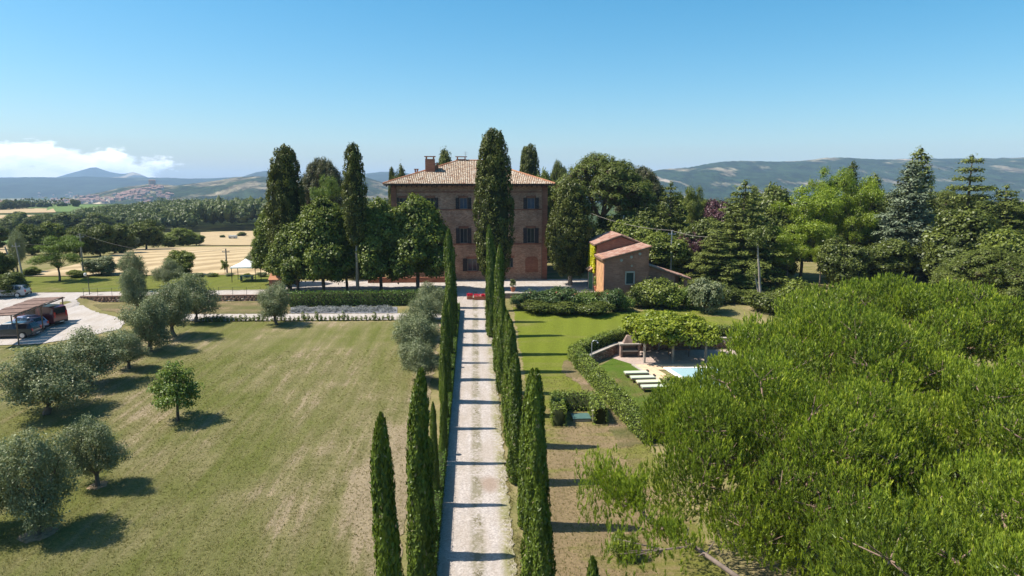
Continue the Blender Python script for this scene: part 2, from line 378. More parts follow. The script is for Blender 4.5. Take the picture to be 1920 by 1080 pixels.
def gravel(name, base, var, centre=False):
    m_ = Mat(name)
    v = m_.N('ShaderNodeTexVoronoi', {'Vector': m_.pos, 'Scale': 14.0, 'Randomness': 1.0}); pebble = m_.N('ShaderNodeSeparateColor', {0: v.outputs['Color']}).outputs[0]
    n1 = m_.noise(1.0, 5, .65, sc3=(1.6, .35, 1)); n2 = m_.noise(.3, 3)
    c = m_.mix(m_.ramp(pebble, (0, 0), (1, 1)), tuple(a*(1-var) for a in base), tuple(min(.8, a*(1+var*.7)) for a in base))
    c = m_.mix(m_.ramp(m_.math('ADD', m_.math('MULTIPLY', n1, .7), m_.math('MULTIPLY', n2, .3)), (.40, .6), (.62, 0)), c, (.34, .28, .225))
    if centre:
        x = m_.N('ShaderNodeSeparateXYZ', {0: m_.pos}); nn = m_.noise(5, 5, .75); n3 = m_.noise(.55, 4, .6)
        def band(c0, w):   # a strip along the drive
            return m_.math('SUBTRACT', 1.0, m_.math('DIVIDE', m_.math('ABSOLUTE', m_.math('SUBTRACT', x.outputs[0], c0)), w), clamp=True)
        b = m_.math('MULTIPLY', band(.05, .42), 1.9, clamp=True)
        b = m_.math('MULTIPLY', b, m_.ramp(m_.math('ADD', m_.math('MULTIPLY', nn, .65), m_.math('MULTIPLY', n3, .5)), (.50, 0), (.63, 1)))
        c = m_.mix(m_.math('MULTIPLY', b, .8), c, (.17, .15, .085))
        e = m_.math('MULTIPLY', band(1.55, .62), 1.9, clamp=True)
        e = m_.math('MULTIPLY', e, m_.ramp(m_.math('ADD', m_.math('MULTIPLY', nn, .7), m_.math('MULTIPLY', n3, .4)), (.44, 0), (.60, 1)))
        c = m_.mix(m_.math('MULTIPLY', e, .9), c, m_.mix(n3, (.30, .24, .13), (.17, .18, .06)))
        # damp earth spilt on the drive
        d0 = m_.N('ShaderNodeVectorMath', {0: m_.scale(m_.pos, (1, .62, 0)), 1: (.72, 33.9*.62, 0)}, operation='DISTANCE').outputs['Value']
        d0 = m_.math('ADD', d0, m_.math('MULTIPLY', m_.math('SUBTRACT', n3, .5), .9))
        c = m_.mix(m_.ramp(d0, (.28, .62), (.62, 0)), c, (.24, .155, .10))
    fn = m_.noise(18, 3, .7)
    return m_.pbr(c, .93, normal=m_.bump(m_.math('ADD', pebble, fn), .035, .8), spec=.15)
M['gravel'] = gravel('pale gravel of the drive', (.45, .395, .365), .28, True)
M['gravel2'] = gravel('pale yard gravel', (.46, .415, .385), .16)
M['paving'] = gravel('pink pool paving', (.46, .35, .30), .2)
M['earth'] = plain('bare earth', (.30, .22, .15), .95, var=.25, sc=1.5, spec=.05)
def straw():
    m_ = Mat('cut straw field'); x = m_.N('ShaderNodeSeparateXYZ', {0: m_.pos})
    u = m_.math('ADD', m_.math('MULTIPLY', x.outputs[0], .8), m_.math('MULTIPLY', x.outputs[1], -.42))
    n = m_.noise(.06, 4, .6); w = m_.math('SINE', m_.math('ADD', m_.math('MULTIPLY', u, .95), m_.math('MULTIPLY', n, 9.0)))
    f = m_.math('ADD', m_.math('MULTIPLY', w, .22), m_.math('ADD', m_.math('MULTIPLY', m_.noise(.5, 4, .7), .6), .2))
    c = m_.ramp(f, (.2, (.27, .195, .11)), (.5, (.39, .29, .165)), (.8, (.47, .36, .22)))
    return m_.pbr(c, .95, normal=m_.bump(w, .15, .6), spec=.05)
M['straw'] = straw()
M['drygrass'] = grass_mat('bare pinkish strip', (.14, .14, .05), (.25, .19, .10), (.36, .25, .17), lambda m_, x: .12, streak=(.2, .8, 1))
M['vine_rows'] = plain('green crop', (.11, .16, .05), .9, var=.3, sc=.3, spec=.05)
def brick_mat(name, a, b, mortar, scale=1.0, stone=.35, pos='Position'):
    m_ = Mat(name); x = m_.N('ShaderNodeSeparateXYZ', {0: m_.pos})
    n = m_.N('ShaderNodeSeparateXYZ', {0: m_.geo.outputs['Normal']})
    u = m_.math('ADD', x.outputs[0], x.outputs[1])
    v = m_.N('ShaderNodeCombineXYZ', {0: u, 1: x.outputs[2], 2: 0.0}).outputs[0]
    bt = m_.N('ShaderNodeTexBrick', {'Vector': v, 'Color1': (0, 0, 0, 1), 'Color2': (1, 1, 1, 1), 'Mortar': (.5, .5, .5, 1), 'Scale': 1.0*scale, 'Mortar Size': .012, 'Brick Width': .34, 'Row Height': .105, 'Bias': 0.0})
    big = m_.noise(.5, 5, .65); pat = m_.noise(2.2, 5, .7, sc3=(1, 1, 2.2)); st = m_.noise(5.0, 3, .6, sc3=(1, 1, 2.0))
    c = m_.mix(bt.outputs['Color'], a, b)
    c = m_.mix(m_.ramp(st, (.52, 0), (.62, stone)), c, mortar)
    c = m_.mix(bt.outputs['Fac'], c, tuple(q*.75 for q in mortar))
    c = m_.mix(1.0, c, m_.ramp(big, (.3, .72), (.7, 1.25)), 'MULTIPLY')
    c = m_.mix(m_.ramp(pat, (.55, 0), (.72, .5)), c, (.12, .07, .055))
    return m_.pbr(c, .92, normal=m_.bump(m_.math('ADD', m_.math('MULTIPLY', m_.math('SUBTRACT', 1.0, bt.outputs['Fac']), 1.0), m_.math('MULTIPLY', st, 1.2)), .05, .9), spec=.1)
M['brick'] = brick_mat('old brick and stone wall', (.38, .175, .11), (.58, .33, .215), (.66, .50, .38), stone=.55)
M['brick_red'] = brick_mat('red brick', (.33, .12, .075), (.42, .18, .11), (.36, .24, .18), stone=.08)
M['brick_out'] = brick_mat('brown brick of the outbuilding', (.38, .155, .10), (.47, .215, .145), (.42, .27, .20), stone=.22)
M['stone_wall'] = plain('garden wall stone', (.27, .19, .155), .95, var=.35, sc=2.2, spec=.1)
M['cap'] = plain('pale stone cap', (.38, .33, .28), .85)
def tile_mat(name, cols):
    m_ = Mat(name)
    t = m_.N('ShaderNodeAttribute', attribute_name='tint').outputs['Fac']; big = m_.noise(.45, 4, .6); f = m_.math('ADD', m_.math('MULTIPLY', t, .7), m_.math('MULTIPLY', m_.math('SUBTRACT', big, .35), 1.0), clamp=True)
    c = m_.ramp(f, *[(i/(len(cols)-1), c) for i, c in enumerate(cols)])
    sp = m_.noise(9, 4, .7); c = m_.mix(m_.ramp(sp, (.6, 0), (.75, .5)), c, (.22, .19, .15))
    return m_.pbr(c, .9, spec=.1)
M['tile'] = tile_mat('old clay roof tile', [(.29, .17, .115), (.40, .285, .20), (.49, .39, .295), (.55, .48, .40)])
M['tile_ob'] = tile_mat('terracotta roof tile', [(.22, .105, .075), (.32, .17, .125), (.38, .235, .18), (.42, .31, .25)])
M['tile_orange'] = tile_mat('newer clay roof tile', [(.36, .15, .085), (.44, .24, .14), (.50, .33, .22), (.52, .42, .34)])
M['eave'] = plain('dark eave timber', (.07, .045, .035), .8)
M['frame'] = plain('grey window frame paint', (.20, .185, .17), .6)
M['shutter'] = plain('dark brown shutter paint', (.045, .032, .028), .6)
M['glass'] = Mat('window glass').pbr((.03, .035, .045), .08, spec=.6)
M['curtain'] = plain('blue grey curtain', (.10, .115, .16), .9)
M['white'] = plain('white frame paint', (.55, .52, .47), .6, var=.06)
M['green_door'] = plain('green door paint', (.035, .16, .075), .5)
M['plaster'] = plain('orange ochre plaster', (.50, .27, .13), .9, var=.3, sc=1.6)
M['terracotta'] = plain('terracotta', (.42, .15, .08), .85)
M['metal'] = plain('grey galvanised metal', (.42, .43, .44), .45, .6)
M['dark_metal'] = plain('dark iron', (.05, .05, .05), .5, .5)
M['pole_wood'] = plain('weathered pole', (.30, .26, .22), .9, var=.2)
M['rust'] = plain('rust brown steel', (.24, .13, .08), .8)
M['canvas'] = plain('white canvas', (.86, .84, .80), .8, var=.03)
M['reed'] = plain('brown reed matting', (.17, .105, .08), .95, var=.3, sc=3.5)
M['timber'] = plain('brown timber', (.20, .12, .075), .85)
M['cushion'] = plain('pale cream cushion', (.47, .50, .38), .85, var=.04)
M['cushion2'] = plain('pale yellow cushion', (.56, .56, .36), .85, var=.04)
_w = Mat('pool water'); M['water'] = _w.pbr((.34, .50, .54), .05, spec=.5, normal=_w.bump(_w.noise(3.5, 3), .03, .6))
M['pool_rim'] = plain('white pool rim', (.78, .76, .72), .7, var=.04)
M['deck'] = plain('warm deck stone', (.60, .42, .27), .85, var=.12, sc=2.5)
M['dark_green'] = plain('dark green shutter paint', (.025, .045, .038), .6)
M['green_lid'] = plain('blue green cover', (.06, .12, .105), .6)
M['black'] = plain('black rubber', (.02, .02, .02), .7)
def paint(name, col): return Mat(name).pbr(col, .28, spec=.5, **{'Coat Weight': .6, 'Coat Roughness': .05})
M['car_dark'] = paint('dark blue grey car paint', (.028, .035, .048)); M['car_blue'] = paint('silver blue car paint', (.20, .23, .36))
M['car_red'] = paint('dark red car paint', (.12, .012, .020)); M['car_white'] = paint('white car paint', (.38, .38, .39))
M['car_glass'] = Mat('car glass').pbr((.015, .018, .022), .06, spec=.6)
M['rim'] = plain('alloy rim', (.50, .50, .52), .35, .6); M['lamp_red'] = plain('red tail lamp', (.45, .02, .02), .3)
M['lamp_clear'] = plain('clear lamp', (.7, .7, .66), .2)
M['geranium'] = leaf('red geranium flowers', (.45, .01, .03), (.75, .03, .10))
M['bark'] = bark('grey brown bark', (.15, .12, .095)); M['bark_pale'] = bark('pale cypress bark', (.36, .31, .27)); M['bark_pine'] = bark('pine branch bark', (.27, .185, .14)); M['bark_bare'] = bark('bare sunbleached branch', (.20, .15, .12))
M['l_olive'] = leaf('olive leaf', (.085, .105, .046), (.30, .325, .17), .22, .02)
M['l_cyp'] = leaf('cypress foliage', (.038, .064, .007), (.145, .195, .018), .15, .02, (.24, .20, .10), .975)
M['l_cypd'] = leaf('old cypress foliage', (.032, .045, .007), (.145, .158, .028), .12, .02)
M['l_lime'] = leaf('lime tree leaf', (.036, .060, .007), (.195, .235, .030), .25, .04)
M['l_light'] = leaf('light green leaf', (.06, .10, .015), (.22, .29, .05), .32, .04)
M['l_round'] = leaf('dark green leaf', (.040, .058, .009), (.155, .180, .032), .2, .03)
M['l_mid'] = leaf('mid green leaf', (.068, .092, .011), (.225, .26, .040), .25, .03)
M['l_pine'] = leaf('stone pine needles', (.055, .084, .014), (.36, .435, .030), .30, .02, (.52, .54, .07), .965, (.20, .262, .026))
M['l_pinef'] = leaf('far stone pine needles', (.050, .068, .012), (.175, .205, .038), .2, .02)
M['l_pinef2'] = leaf('brownish pine needles', (.045, .05, .02), (.13, .13, .05), .2, .02)
M['l_cedar'] = leaf('cedar needles', (.060, .080, .016), (.235, .265, .058), .15, .02)
M['l_blue'] = leaf('blue cedar needles', (.075, .10, .055), (.23, .27, .165), .12, .03)
M['l_robinia'] = leaf('robinia leaf', (.085, .135, .01), (.31, .38, .03), .35, .03)
M['l_yellow'] = leaf('yellow green robinia leaf', (.14, .2, .012), (.32, .38, .03), .35, .03)
M['l_purple'] = leaf('purple leaf', (.06, .025, .035), (.16, .07, .08), .25, .03)
M['l_hedge'] = leaf('laurel hedge leaf', (.055, .092, .010), (.27, .32, .05), .2, .06)
M['l_box'] = leaf('box hedge leaf', (.05, .105, .008), (.12, .20, .02), .2, .03)
M['l_vine'] = leaf('pergola vine leaf', (.09, .135, .010), (.33, .36, .028), .3, .03)
M['l_ivy'] = leaf('bright yellow creeper', (.34, .33, .005), (.62, .58, .01), .3, .03)
M['l_rose'] = leaf('rose shrub leaf', (.03, .06, .015), (.12, .17, .05), .2, .04, (.5, .12, .08), .975)
M['l_lav'] = leaf('grey lavender', (.13, .14, .14), (.25, .26, .26), .1, .02)
M['l_wood'] = leaf('woodland leaf', (.040, .056, .014), (.115, .140, .036), .15, .02)
M['inner'] = plain('shaded twigs and inner leaves', (.030, .036, .015), .95, spec=.02)  # dark fill colour with the shade inside crowns and hedges painted in
M['inner_pine'] = plain('brown inner pine twigs', (.075, .058, .035), .95, spec=.02)
# ================================================================== ground
def axis(a): return sorted(set(round(v, 3) for v in a))
ax_x = axis(list(np.linspace(-9000, -1000, 17))+list(np.linspace(-1000, -200, 21))+list(np.linspace(-200, -70, 14))+list(np.arange(-70, 5, 1.0))+list(np.arange(5, 36, .5))+list(np.arange(36, 62, 2))+list(np.linspace(62, 200, 12))+list(np.linspace(200, 1000, 19))+list(np.linspace(1000, 9000, 17))+[-3.1, 3.1])
ax_y = axis(list(np.linspace(-120, -6, 8))+list(np.arange(-6, 40, 2.0))+list(np.arange(40, 78, .5))+list(np.arange(78, 84, .2))+list(np.arange(84, 110, 2.0))+list(np.arange(110, 400, 10.0))+list(np.linspace(400, 1200, 25))+list(np.linspace(1200, 4000, 22))+list(np.linspace(4000, 13500, 14)))
gx, gy = np.meshgrid(ax_x, ax_y); gz = g(gx, gy)
nx, ny = len(ax_x), len(ax_y)
ii, jj = np.meshgrid(np.arange(nx-1), np.arange(ny-1)); a0 = (jj*nx+ii).ravel()
me = np_mesh('ground', np.stack([gx.ravel(), gy.ravel(), gz.ravel()], 1), np.stack([a0, a0+1, a0+nx+1, a0+nx], 1))
props(obj('ground', me, M['ground']), kind='structure')
def sheet(name, poly, mat, res=2.0, off=.03, zf=None, kind='structure', label=None, jag=0.0, seed=1):
    rng = random.Random(seed); B = []
    n = len(poly)
    for i in range(n):
        p, q = Vector(poly[i][:2]), Vector(poly[(i+1) % n][:2]); k = max(1, int((q-p).length/res))
        if jag: k = max(k, int((q-p).length/(jag*2.5)))
        for t in range(k):
            v = p.lerp(q, t/k)
            if jag and t: v += Vector((rng.uniform(-jag, jag), rng.uniform(-jag, jag)))
            B.append(v)
    nb = len(B)
    xs = [p[0] for p in poly]; ys = [p[1] for p in poly]
    X, Y = np.meshgrid(np.arange(min(xs), max(xs), res), np.arange(min(ys), max(ys), res)); X, Y = X.ravel(), Y.ravel()
    k = inside([tuple(b) for b in B], X, Y); pts = B + [Vector((a+rng.uniform(-.01, .01), b+rng.uniform(-.01, .01))) for a, b in zip(X[k], Y[k])]
    v, e, f, *_ = mgeo.delaunay_2d_cdt(pts, [], [list(range(nb))], 1, 1e-4)
    z = g(np.array([p[0] for p in v]), np.array([p[1] for p in v])) if zf is None else np.array([zf(p[0], p[1]) for p in v])
    me = bpy.data.meshes.new(name); me.from_pydata([(p[0], p[1], float(zz)+off) for p, zz in zip(v, z)], [], [tuple(q) for q in f]); me.update()
    if len(me.polygons) and me.polygons[0].normal.z < 0: me.flip_normals()
    o = obj(name, me, mat); props(o, label, kind=kind); return o
pl = [on_plane(*p)[:2] for p in ((-260, 668), (0, 652), (225, 636), (300, 607), (400, 604), (760, 603))]
sheet('lawn', [(-3.35, 6), (-3.35, pl[-1][1]-.6)] + [pl[5], pl[4], pl[3], pl[2], pl[1], pl[0]] + [(-60, 6)], M['lawn_left'], 2.5, .03, lambda x, y: float(plane(y)), jag=.18)
YT = 73.0
rl = [on_plane(*p)[:2] for p in ((962, 576), (1010, 580), (1090, 586), (1160, 586), (1250, 582), (1330, 575), (1400, 572))]
ex = [(x, y) for x, y in rl]
hl = [(x-.35, y) for x, y in hedge_line[:9]]
sheet('lawn', [(2.9, 6)] + [(hedge_line[0][0], 6)] + hl + [(hedge_line[10][0], hedge_line[10][1]+.3), (44, 62), (44, 76)] + ex[::-1], M['lawn_right'], 1.5, .03, lambda x, y: float(plane(y)), jag=.15)
sheet('gravel_drive', [(-1.72, -12), (1.62, -12), (1.62, 74), (2.6, 83.5), (2.6, 84.4), (-2.8, 84.4), (-2.8, 82), (-3.4, 78.5), (-2.5, 75.6), (-1.72, 74)], M['gravel'], 1.0, .05, jag=.09)
sheet('gravel_terrace', [(-47, 83.0), (-2.8, 83.0), (-2.8, 84.4), (2.6, 84.4), (2.6, 83.0), (23, 83.0), (23, 95.6), (-27, 95.6), (-47, 86.5)], M['gravel2'], 2.0, .03)
pk = [on_g(*p)[:2] for p in ((-250, 665), (0, 648), (70, 646), (150, 634), (225, 618), (236, 604), (214, 594), (180, 586), (152, 572), (142, 562), (156, 555))]
sheet('gravel_yard', pk + [(-47.2, 82.4), (-47, 86.5), (-62, 86.5), (-100, 88), (-110, 70)], M['gravel2'], 2.0, .05, jag=.12)
up = [on_g(*p)[:2] for p in ((-100, 549), (60, 549), (220, 547), (470, 544), (520, 543), (520, 515), (440, 516), (160, 519), (-100, 521))]
sheet('lawn', up, M['lawn_far'], 2.5, .05, jag=.15)
p1 = on_plane(330, 590); p2 = on_plane(745, 588.5); p3 = on_plane(745, 600.5); p4 = on_plane(330, 603)
sheet('garden_path', [p4[:2], p3[:2], (-3.3, p3[1]-.1), (-3.3, p2[1]+.2), p2[:2], p1[:2]], M['gravel2'], 1.5, .06, jag=.08)
bd = [on_plane(*p)[:2] for p in ((545, 588), (745, 587.5), (745, 576), (545, 577))]
sheet('planting_bed', bd, plain('slate mulch', (.16, .16, .175), .9, var=.25, sc=6), 1.5, .05)
fl = [on_g(*p)[:2] for p in ((30, 519), (480, 516), (560, 516), (560, 463.5), (392, 463.5), (260, 466), (212, 478), (130, 500))]
sheet('straw_field', fl, M['straw'], 6, .12)
fl = [on_g(*p)[:2] for p in ((372, 461), (560, 461), (560, 433), (470, 433), (376, 436))]
sheet('straw_field', fl, M['straw'], 12, .2)
for q in (((-20, 401), (105, 399), (100, 392), (40, 391), (-20, 394)), ((-20, 412), (60, 412), (72, 404), (-20, 404)), ((-30, 438), (25, 437), (25, 428), (-30, 428)), ((-20, 480), (26, 478), (40, 462), (-20, 462))):
    sheet('straw_field', [on_g(*p)[:2] for p in q], M['straw'], 60, .5)
sheet('green_field', [on_g(*p)[:2] for p in ((85, 398), (150, 398), (210, 385), (100, 384))], M['vine_rows'], 80, .5)
sheet('green_field', [on_g(*p)[:2] for p in ((-30, 460), (36, 460), (30, 446), (-30, 446))], M['vine_rows'], 30, .3)
ea = [on_plane(*p)[:2] for p in ((175, 571), (300, 566), (490, 566), (545, 568), (545, 588), (330, 589), (250, 590), (190, 582))]
sheet('earth_strip', ea, M['drygrass'], 1.5, .03, lambda x, y: float(plane(y)), jag=.15)
_ho = [(hedge_line[i][0]-dx_, hedge_line[i][1]-.15) for i, dx_ in ((0, .5), (1, .5), (2, .5), (3, .5), (4, .5), (5, .6))]; _hi = [(x-w_, y-.5) for (x, y), w_ in zip(_ho, (1.6, 1.3, 1.0, .8, 1.3, .5))]
sheet('bare_earth', _hi + _ho[::-1], M['drygrass'], .8, .045, lambda x, y: float(plane(y)), jag=.16)
# ================================================================== hills
def hill(name, sil, D, depth, base_py, mat, rough=8, seed=0, back=1.3, ns=140, nd=34):
    rng = np.random.default_rng(seed)
    px = np.interp(np.linspace(0, 1, ns), np.linspace(0, 1, len(sil)), [s[0] for s in sil]); py = np.interp(px, [s[0] for s in sil], [s[1] for s in sil])
    ph = rng.uniform(0, 6.28, (6,)); V = []
    for j in range(nd):
        t = j/(nd-1)*back                       # 0 front foot, 1 ridge, >1 behind
        for i in range(ns):
            X, _, Z = on_y(px[i], py[i], D); xf, _, zf = on_y(px[i], base_py, D-depth)
            x0 = xf + (X-xf)*t; zb = -70.0
            pr = math.sin(min(t, 1)*math.pi/2)**1.4 if t <= 1 else math.cos((t-1)/(back-1)*math.pi/2)
            h = (Z-zb)*pr
            nz = sum(math.sin(X/depth*(4+k*5)+ph[k]+t*(3+2*k))*math.cos(t*(5+k*4)+ph[k]*2)/(1+k) for k in range(5))
            V.append((x0, D-depth+depth*t, zb + h + nz*rough*min(1, t*2)*(1-max(0, 1-abs(t-1)*6)) + rng.normal(0, rough*.06)))
    ii, jj = np.meshgrid(np.arange(ns-1), np.arange(nd-1)); a = (jj*ns+ii).ravel()
    me = np_mesh(name, V, np.stack([a, a+1, a+ns+1, a+ns], 1), smooth=True)
    return props(obj(name, me, mat), kind='structure')
def hill_mat(name, woods, open_, thr, sc, field=(.38, .30, .2)):
    m_ = Mat(name); n = m_.noise(sc, 7, .62, sc3=(1, .5, 1)); n2 = m_.noise(sc*3.1, 6, .7, sc3=(1, .6, 1)); f = m_.noise(sc*.7, 3, .4, sc3=(1, .35, 1))
    c = m_.mix(m_.ramp(n, (thr-.04, 0), (thr+.05, 1)), woods, open_)
    c = m_.mix(1.0, c, m_.ramp(n2, (.38, .4), (.62, 1.6)), 'MULTIPLY')
    c = m_.mix(m_.ramp(f, (.66, 0), (.68, .8)), c, field)
    return m_.pbr(c, .97, normal=m_.bump(n2, 12.0, .8), spec=.02)
M['hillR'] = hill_mat('wooded ridge', (.016, .030, .012), (.20, .165, .11), .585, .0062, (.42, .33, .25))
M['hillL'] = hill_mat('scrubby slope', (.024, .036, .016), (.17, .14, .09), .53, .0075, (.5, .4, .28))
M['hillF'] = hill_mat('far ridge', (.018, .028, .018), (.09, .09, .06), .62, .002)
hill('hills', [(1090, 352), (1170, 335), (1235, 318), (1290, 315), (1345, 307), (1420, 305.5), (1500, 303.5), (1570, 301), (1640, 300.5), (1710, 298), (1800, 297.5), (1920, 295), (2060, 291), (2300, 296)], 3600, 1500, 368, M['hillR'], 16, 3, ns=200)
hill('hills', [(-400, 392), (-100, 384), (60, 379), (150, 368), (200, 358), (230, 350.5), (285, 344.5), (330, 348), (400, 341), (440, 334), (480, 332), (520, 333), (600, 338), (680, 330), (715, 341), (760, 352), (860, 356)], 3000, 1100, 386, M['hillL'], 9, 5, ns=200)
hill('hills', [(-500, 333), (-200, 331), (0, 333), (60, 332.5), (110, 334.5), (165, 332.5), (230, 333), (300, 333.8), (350, 335), (400, 334), (455, 331), (480, 323), (500, 320), (535, 327), (600, 334), (660, 332), (690, 325), (715, 322.5), (745, 323), (790, 331), (900, 342)], 6500, 2300, 362, M['hillF'], 12, 8, ns=160)
hill('mountain', [(80, 340), (100, 334), (130, 325.5), (152, 319.5), (170, 314.5), (180, 314), (192, 318), (208, 323), (225, 326), (236, 326), (250, 323), (262, 326.5), (277, 333), (300, 341)], 9500, 1800, 345, M['hillF'], 6, 9, ns=90)
# ================================================================== haze
hz = Mat('thin blue air'); pv = hz.N('ShaderNodeVolumePrincipled', {'Color': (.50, .70, 1.0, 1), 'Density': 9.5e-5, 'Anisotropy': .0}); hz.l.new(pv.outputs[0], hz.out.inputs['Volume'])
b = MB(); b.box(-9600, 9600, -160, 13900, -90, 305); props(b.put('haze', hz.m), 'thin blue summer haze over the whole valley', None, kind='stuff')
# ================================================================== tree kinds (each: trunk mesh + crown mesh at real size)
PROTO = {}
def limb_mesh(name, paths, sides=6, mat='bark'):
    b = MB()
    for pts, r0, r1 in paths:
        n = len(pts); b.tube(pts, [r0+(r1-r0)*i/(n-1) for i in range(n)], sides)
    me = b.mesh(name, smooth=True); me.materials.append(M[mat]); return me
def bend(a, b, k, rng, n=4):
    a, b = Vector(a), Vector(b); return [a.lerp(b, i/n)+Vector((rng.uniform(-k, k), rng.uniform(-k, k), rng.uniform(-k, k)*.4))*(1 if 0 < i < n else 0) for i in range(n+1)]
def proto(key, H, Wd, lobes, mat, trunk, spacing, per, sigma, ls, seed, inner='inner', corek=.62, **k):
    q = crown(lobes, spacing, per, sigma, ls, seed=seed, **k)
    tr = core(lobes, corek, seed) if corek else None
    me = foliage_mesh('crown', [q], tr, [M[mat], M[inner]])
    PROTO.setdefault(key, []).append((H, Wd, trunk, me))
def olive(seed):
    r = random.Random(seed); lobes = [((0, 0, 2.3), (1.2, 1.15, 1.05))]
    for i in range(17):
        a = i*2.4+r.uniform(-.5, .5); d = r.uniform(.5, 1.6); z = r.uniform(.95, 3.4)
        q = r.uniform(.36, .70); lobes.append(((d*math.cos(a), d*math.sin(a), z), (q, q, q*r.uniform(.8, 1.15))))
    for i in range(3): lobes.append(((r.uniform(-.6, .6), r.uniform(-.6, .6), 3.5+r.uniform(-.1, .3)), r.uniform(.45, .6)))
    f = (r.uniform(-.25, .25), r.uniform(-.25, .25), .75)
    paths = [(bend((0, 0, -.2), f, .06, r, 3), .2, .15)]
    for c, _ in lobes[:9]: paths.append((bend(f, c, .15, r, 3), .09, .02))
    proto('olive', 4.15, 4.0, lobes, 'l_olive', limb_mesh('trunk', paths), .29, 29, .18, .13, seed, corek=0, aspect=.42, rnd=1.0, under=1.0, shell=(.7, 1.2))
for s in (1, 2, 3, 4): olive(s)
def slim(seed, H=8.0, Rr=.47):
    rng = np.random.default_rng(seed); n = int(9500)
    t = rng.random(n)**1.15; z = .12 + t*(H-.12)
    prof = np.minimum(1, (1-t)*8)**.5*np.minimum(1, .78+t*2.5)*(1.04-.52*t)
    a = rng.random(n)*2*math.pi
    lump = 1+.05*np.sin(a*3+z*1.3+seed)+.06*np.sin(a*5-z*2.1+seed*2)+.05*np.sin(z*5+a*2)+.05*np.sin(a*9+z*3)
    rad = Rr*prof*lump*rng.uniform(.86, 1.05, n)
    wob = .10*np.sin(z*.9+seed)*t
    o = np.stack([np.cos(a), np.sin(a), np.zeros(n)], 1); P = o*rad[:, None]; P[:, 2] = z; P[:, 0] += wob
    N = unit(o + rng.normal(0, .38, (n, 3))+np.array((0, 0, .2))); T = unit(np.array((0, 0, 1.0))+o*.3+rng.normal(0, .18, (n, 3)))
    L = rng.uniform(.09, .20, n); V = quads(P, N, T, L, L*.42, .35)
    m = 30; ks = 10; cv, cf = [], []
    for i in range(m):
        ti = i/(m-1); zi = .1+ti*(H-.25); pr = min(1, (1-ti)*8)**.5*min(1, .78+ti*2.5)*(1.04-.52*ti)
        for q in range(ks):
            aq = 2*math.pi*q/ks; rr = Rr*pr*.88*(1+.05*math.sin(aq*3+zi*1.3+seed)+.06*math.sin(aq*5-zi*2.1+seed*2))
            cv.append((rr*math.cos(aq)+.10*math.sin(zi*.9+seed)*ti, rr*math.sin(aq), zi))
    for i in range(m-1):
        for q in range(ks):
            a_, b_, c_, d_ = i*ks+q, i*ks+(q+1) % ks, (i+1)*ks+(q+1) % ks, (i+1)*ks+q
            cf += [(a_, b_, c_), (a_, c_, d_)]
    tint = np.clip(.45+.12*np.sin(a*3+z*2.2+seed)+.12*np.sin(a*7-z*3)+rng.normal(0, .22, n), 0, 1)
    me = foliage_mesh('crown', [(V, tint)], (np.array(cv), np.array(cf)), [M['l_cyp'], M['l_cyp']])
    PROTO.setdefault('slim', []).append((H, Rr*2, limb_mesh('trunk', [([(0, 0, -.3), (0, 0, H*.6)], .10, .03)]), me))
for s in (1, 2, 3, 4, 5): slim(s)
def cyp_prof(t, topk, bulge): return float(np.interp(t, (0, .12, .3, .5, .72, .86, .94, .98, 1.0), (.42, .74, .96, 1.0, .86, .70, .54, .36, .12) if topk > 1.8 else (.40, .8, 1.0, .98, .72, .50, .34, .2, .08)))
def bigcyp(key, seed, H, Rr, z0=0.6, bulge=.4, topk=2.4, spacing=.42, lumps=.30):
    r = np.random.default_rng(seed); lobes = []
    k = int(2*math.pi*Rr*(H-z0)*.8/(.50))
    for i in range(k):
        t = r.random(); z = z0+t*(H-z0)
        pr = cyp_prof(t, topk, bulge); a = r.random()*2*math.pi
        rad = Rr*pr-.30
        rad = max(rad, .05)
        sc = r.uniform(.28, .55)*min(1, .5+Rr*pr*.5)
        lobes.append(((rad*math.cos(a), rad*math.sin(a), z), (sc, sc, sc*r.uniform(1.3, 2.1))))
    Ps, Ns, Ts, Tt, = [], [], [], []
    for c, rr in lobes:
        n = int(r.uniform(45, 70)); d = sph(n, r); od = unit(np.array([[c[0], c[1], 0.001]])); d = unit(d + od*.65)
        Ps.append(np.array(c)+d*np.array(rr)*r.uniform(.7, 1.08, (n, 1))); Ns.append(unit(d+r.normal(0, .45, (n, 3)))); Ts.append(unit(np.array((0, 0, 1.0))+d*.5+r.normal(0, .25, (n, 3))))
        Tt.append(np.clip(.45+r.normal(0, .18)+r.normal(0, .16, n), 0, 1))
    P, N, T, tt = map(np.concatenate, (Ps, Ns, Ts, Tt)); L = r.uniform(.16, .34, len(P))
    V = quads(P, N, T, L, L*.5, .4)
    m, ks = 26, 12; cv, cf = [], []
    for i in range(m):
        t = i/(m-1); pr = cyp_prof(t, topk, bulge); rad = max(.03, Rr*pr*.80-.1)
        for q in range(ks): cv.append((rad*math.cos(2*math.pi*q/ks), rad*math.sin(2*math.pi*q/ks), z0+t*(H-z0)*.985))
    for i in range(m-1):
        for q in range(ks):
            a_, b_, c_, d_ = i*ks+q, i*ks+(q+1) % ks, (i+1)*ks+(q+1) % ks, (i+1)*ks+q; cf += [(a_, b_, c_), (a_, c_, d_)]
    me = foliage_mesh('crown', [(V, tt)], (np.array(cv), np.array(cf)), [M['l_cypd'], M['inner']])
    PROTO.setdefault(key, []).append((H, Rr*2, limb_mesh('trunk', [([(0, 0, -.3), (.05, 0, H*.3), (0, .05, H*.75)], .30 if z0 < 3 else .24, .08)], 8, 'bark_pale'), me))
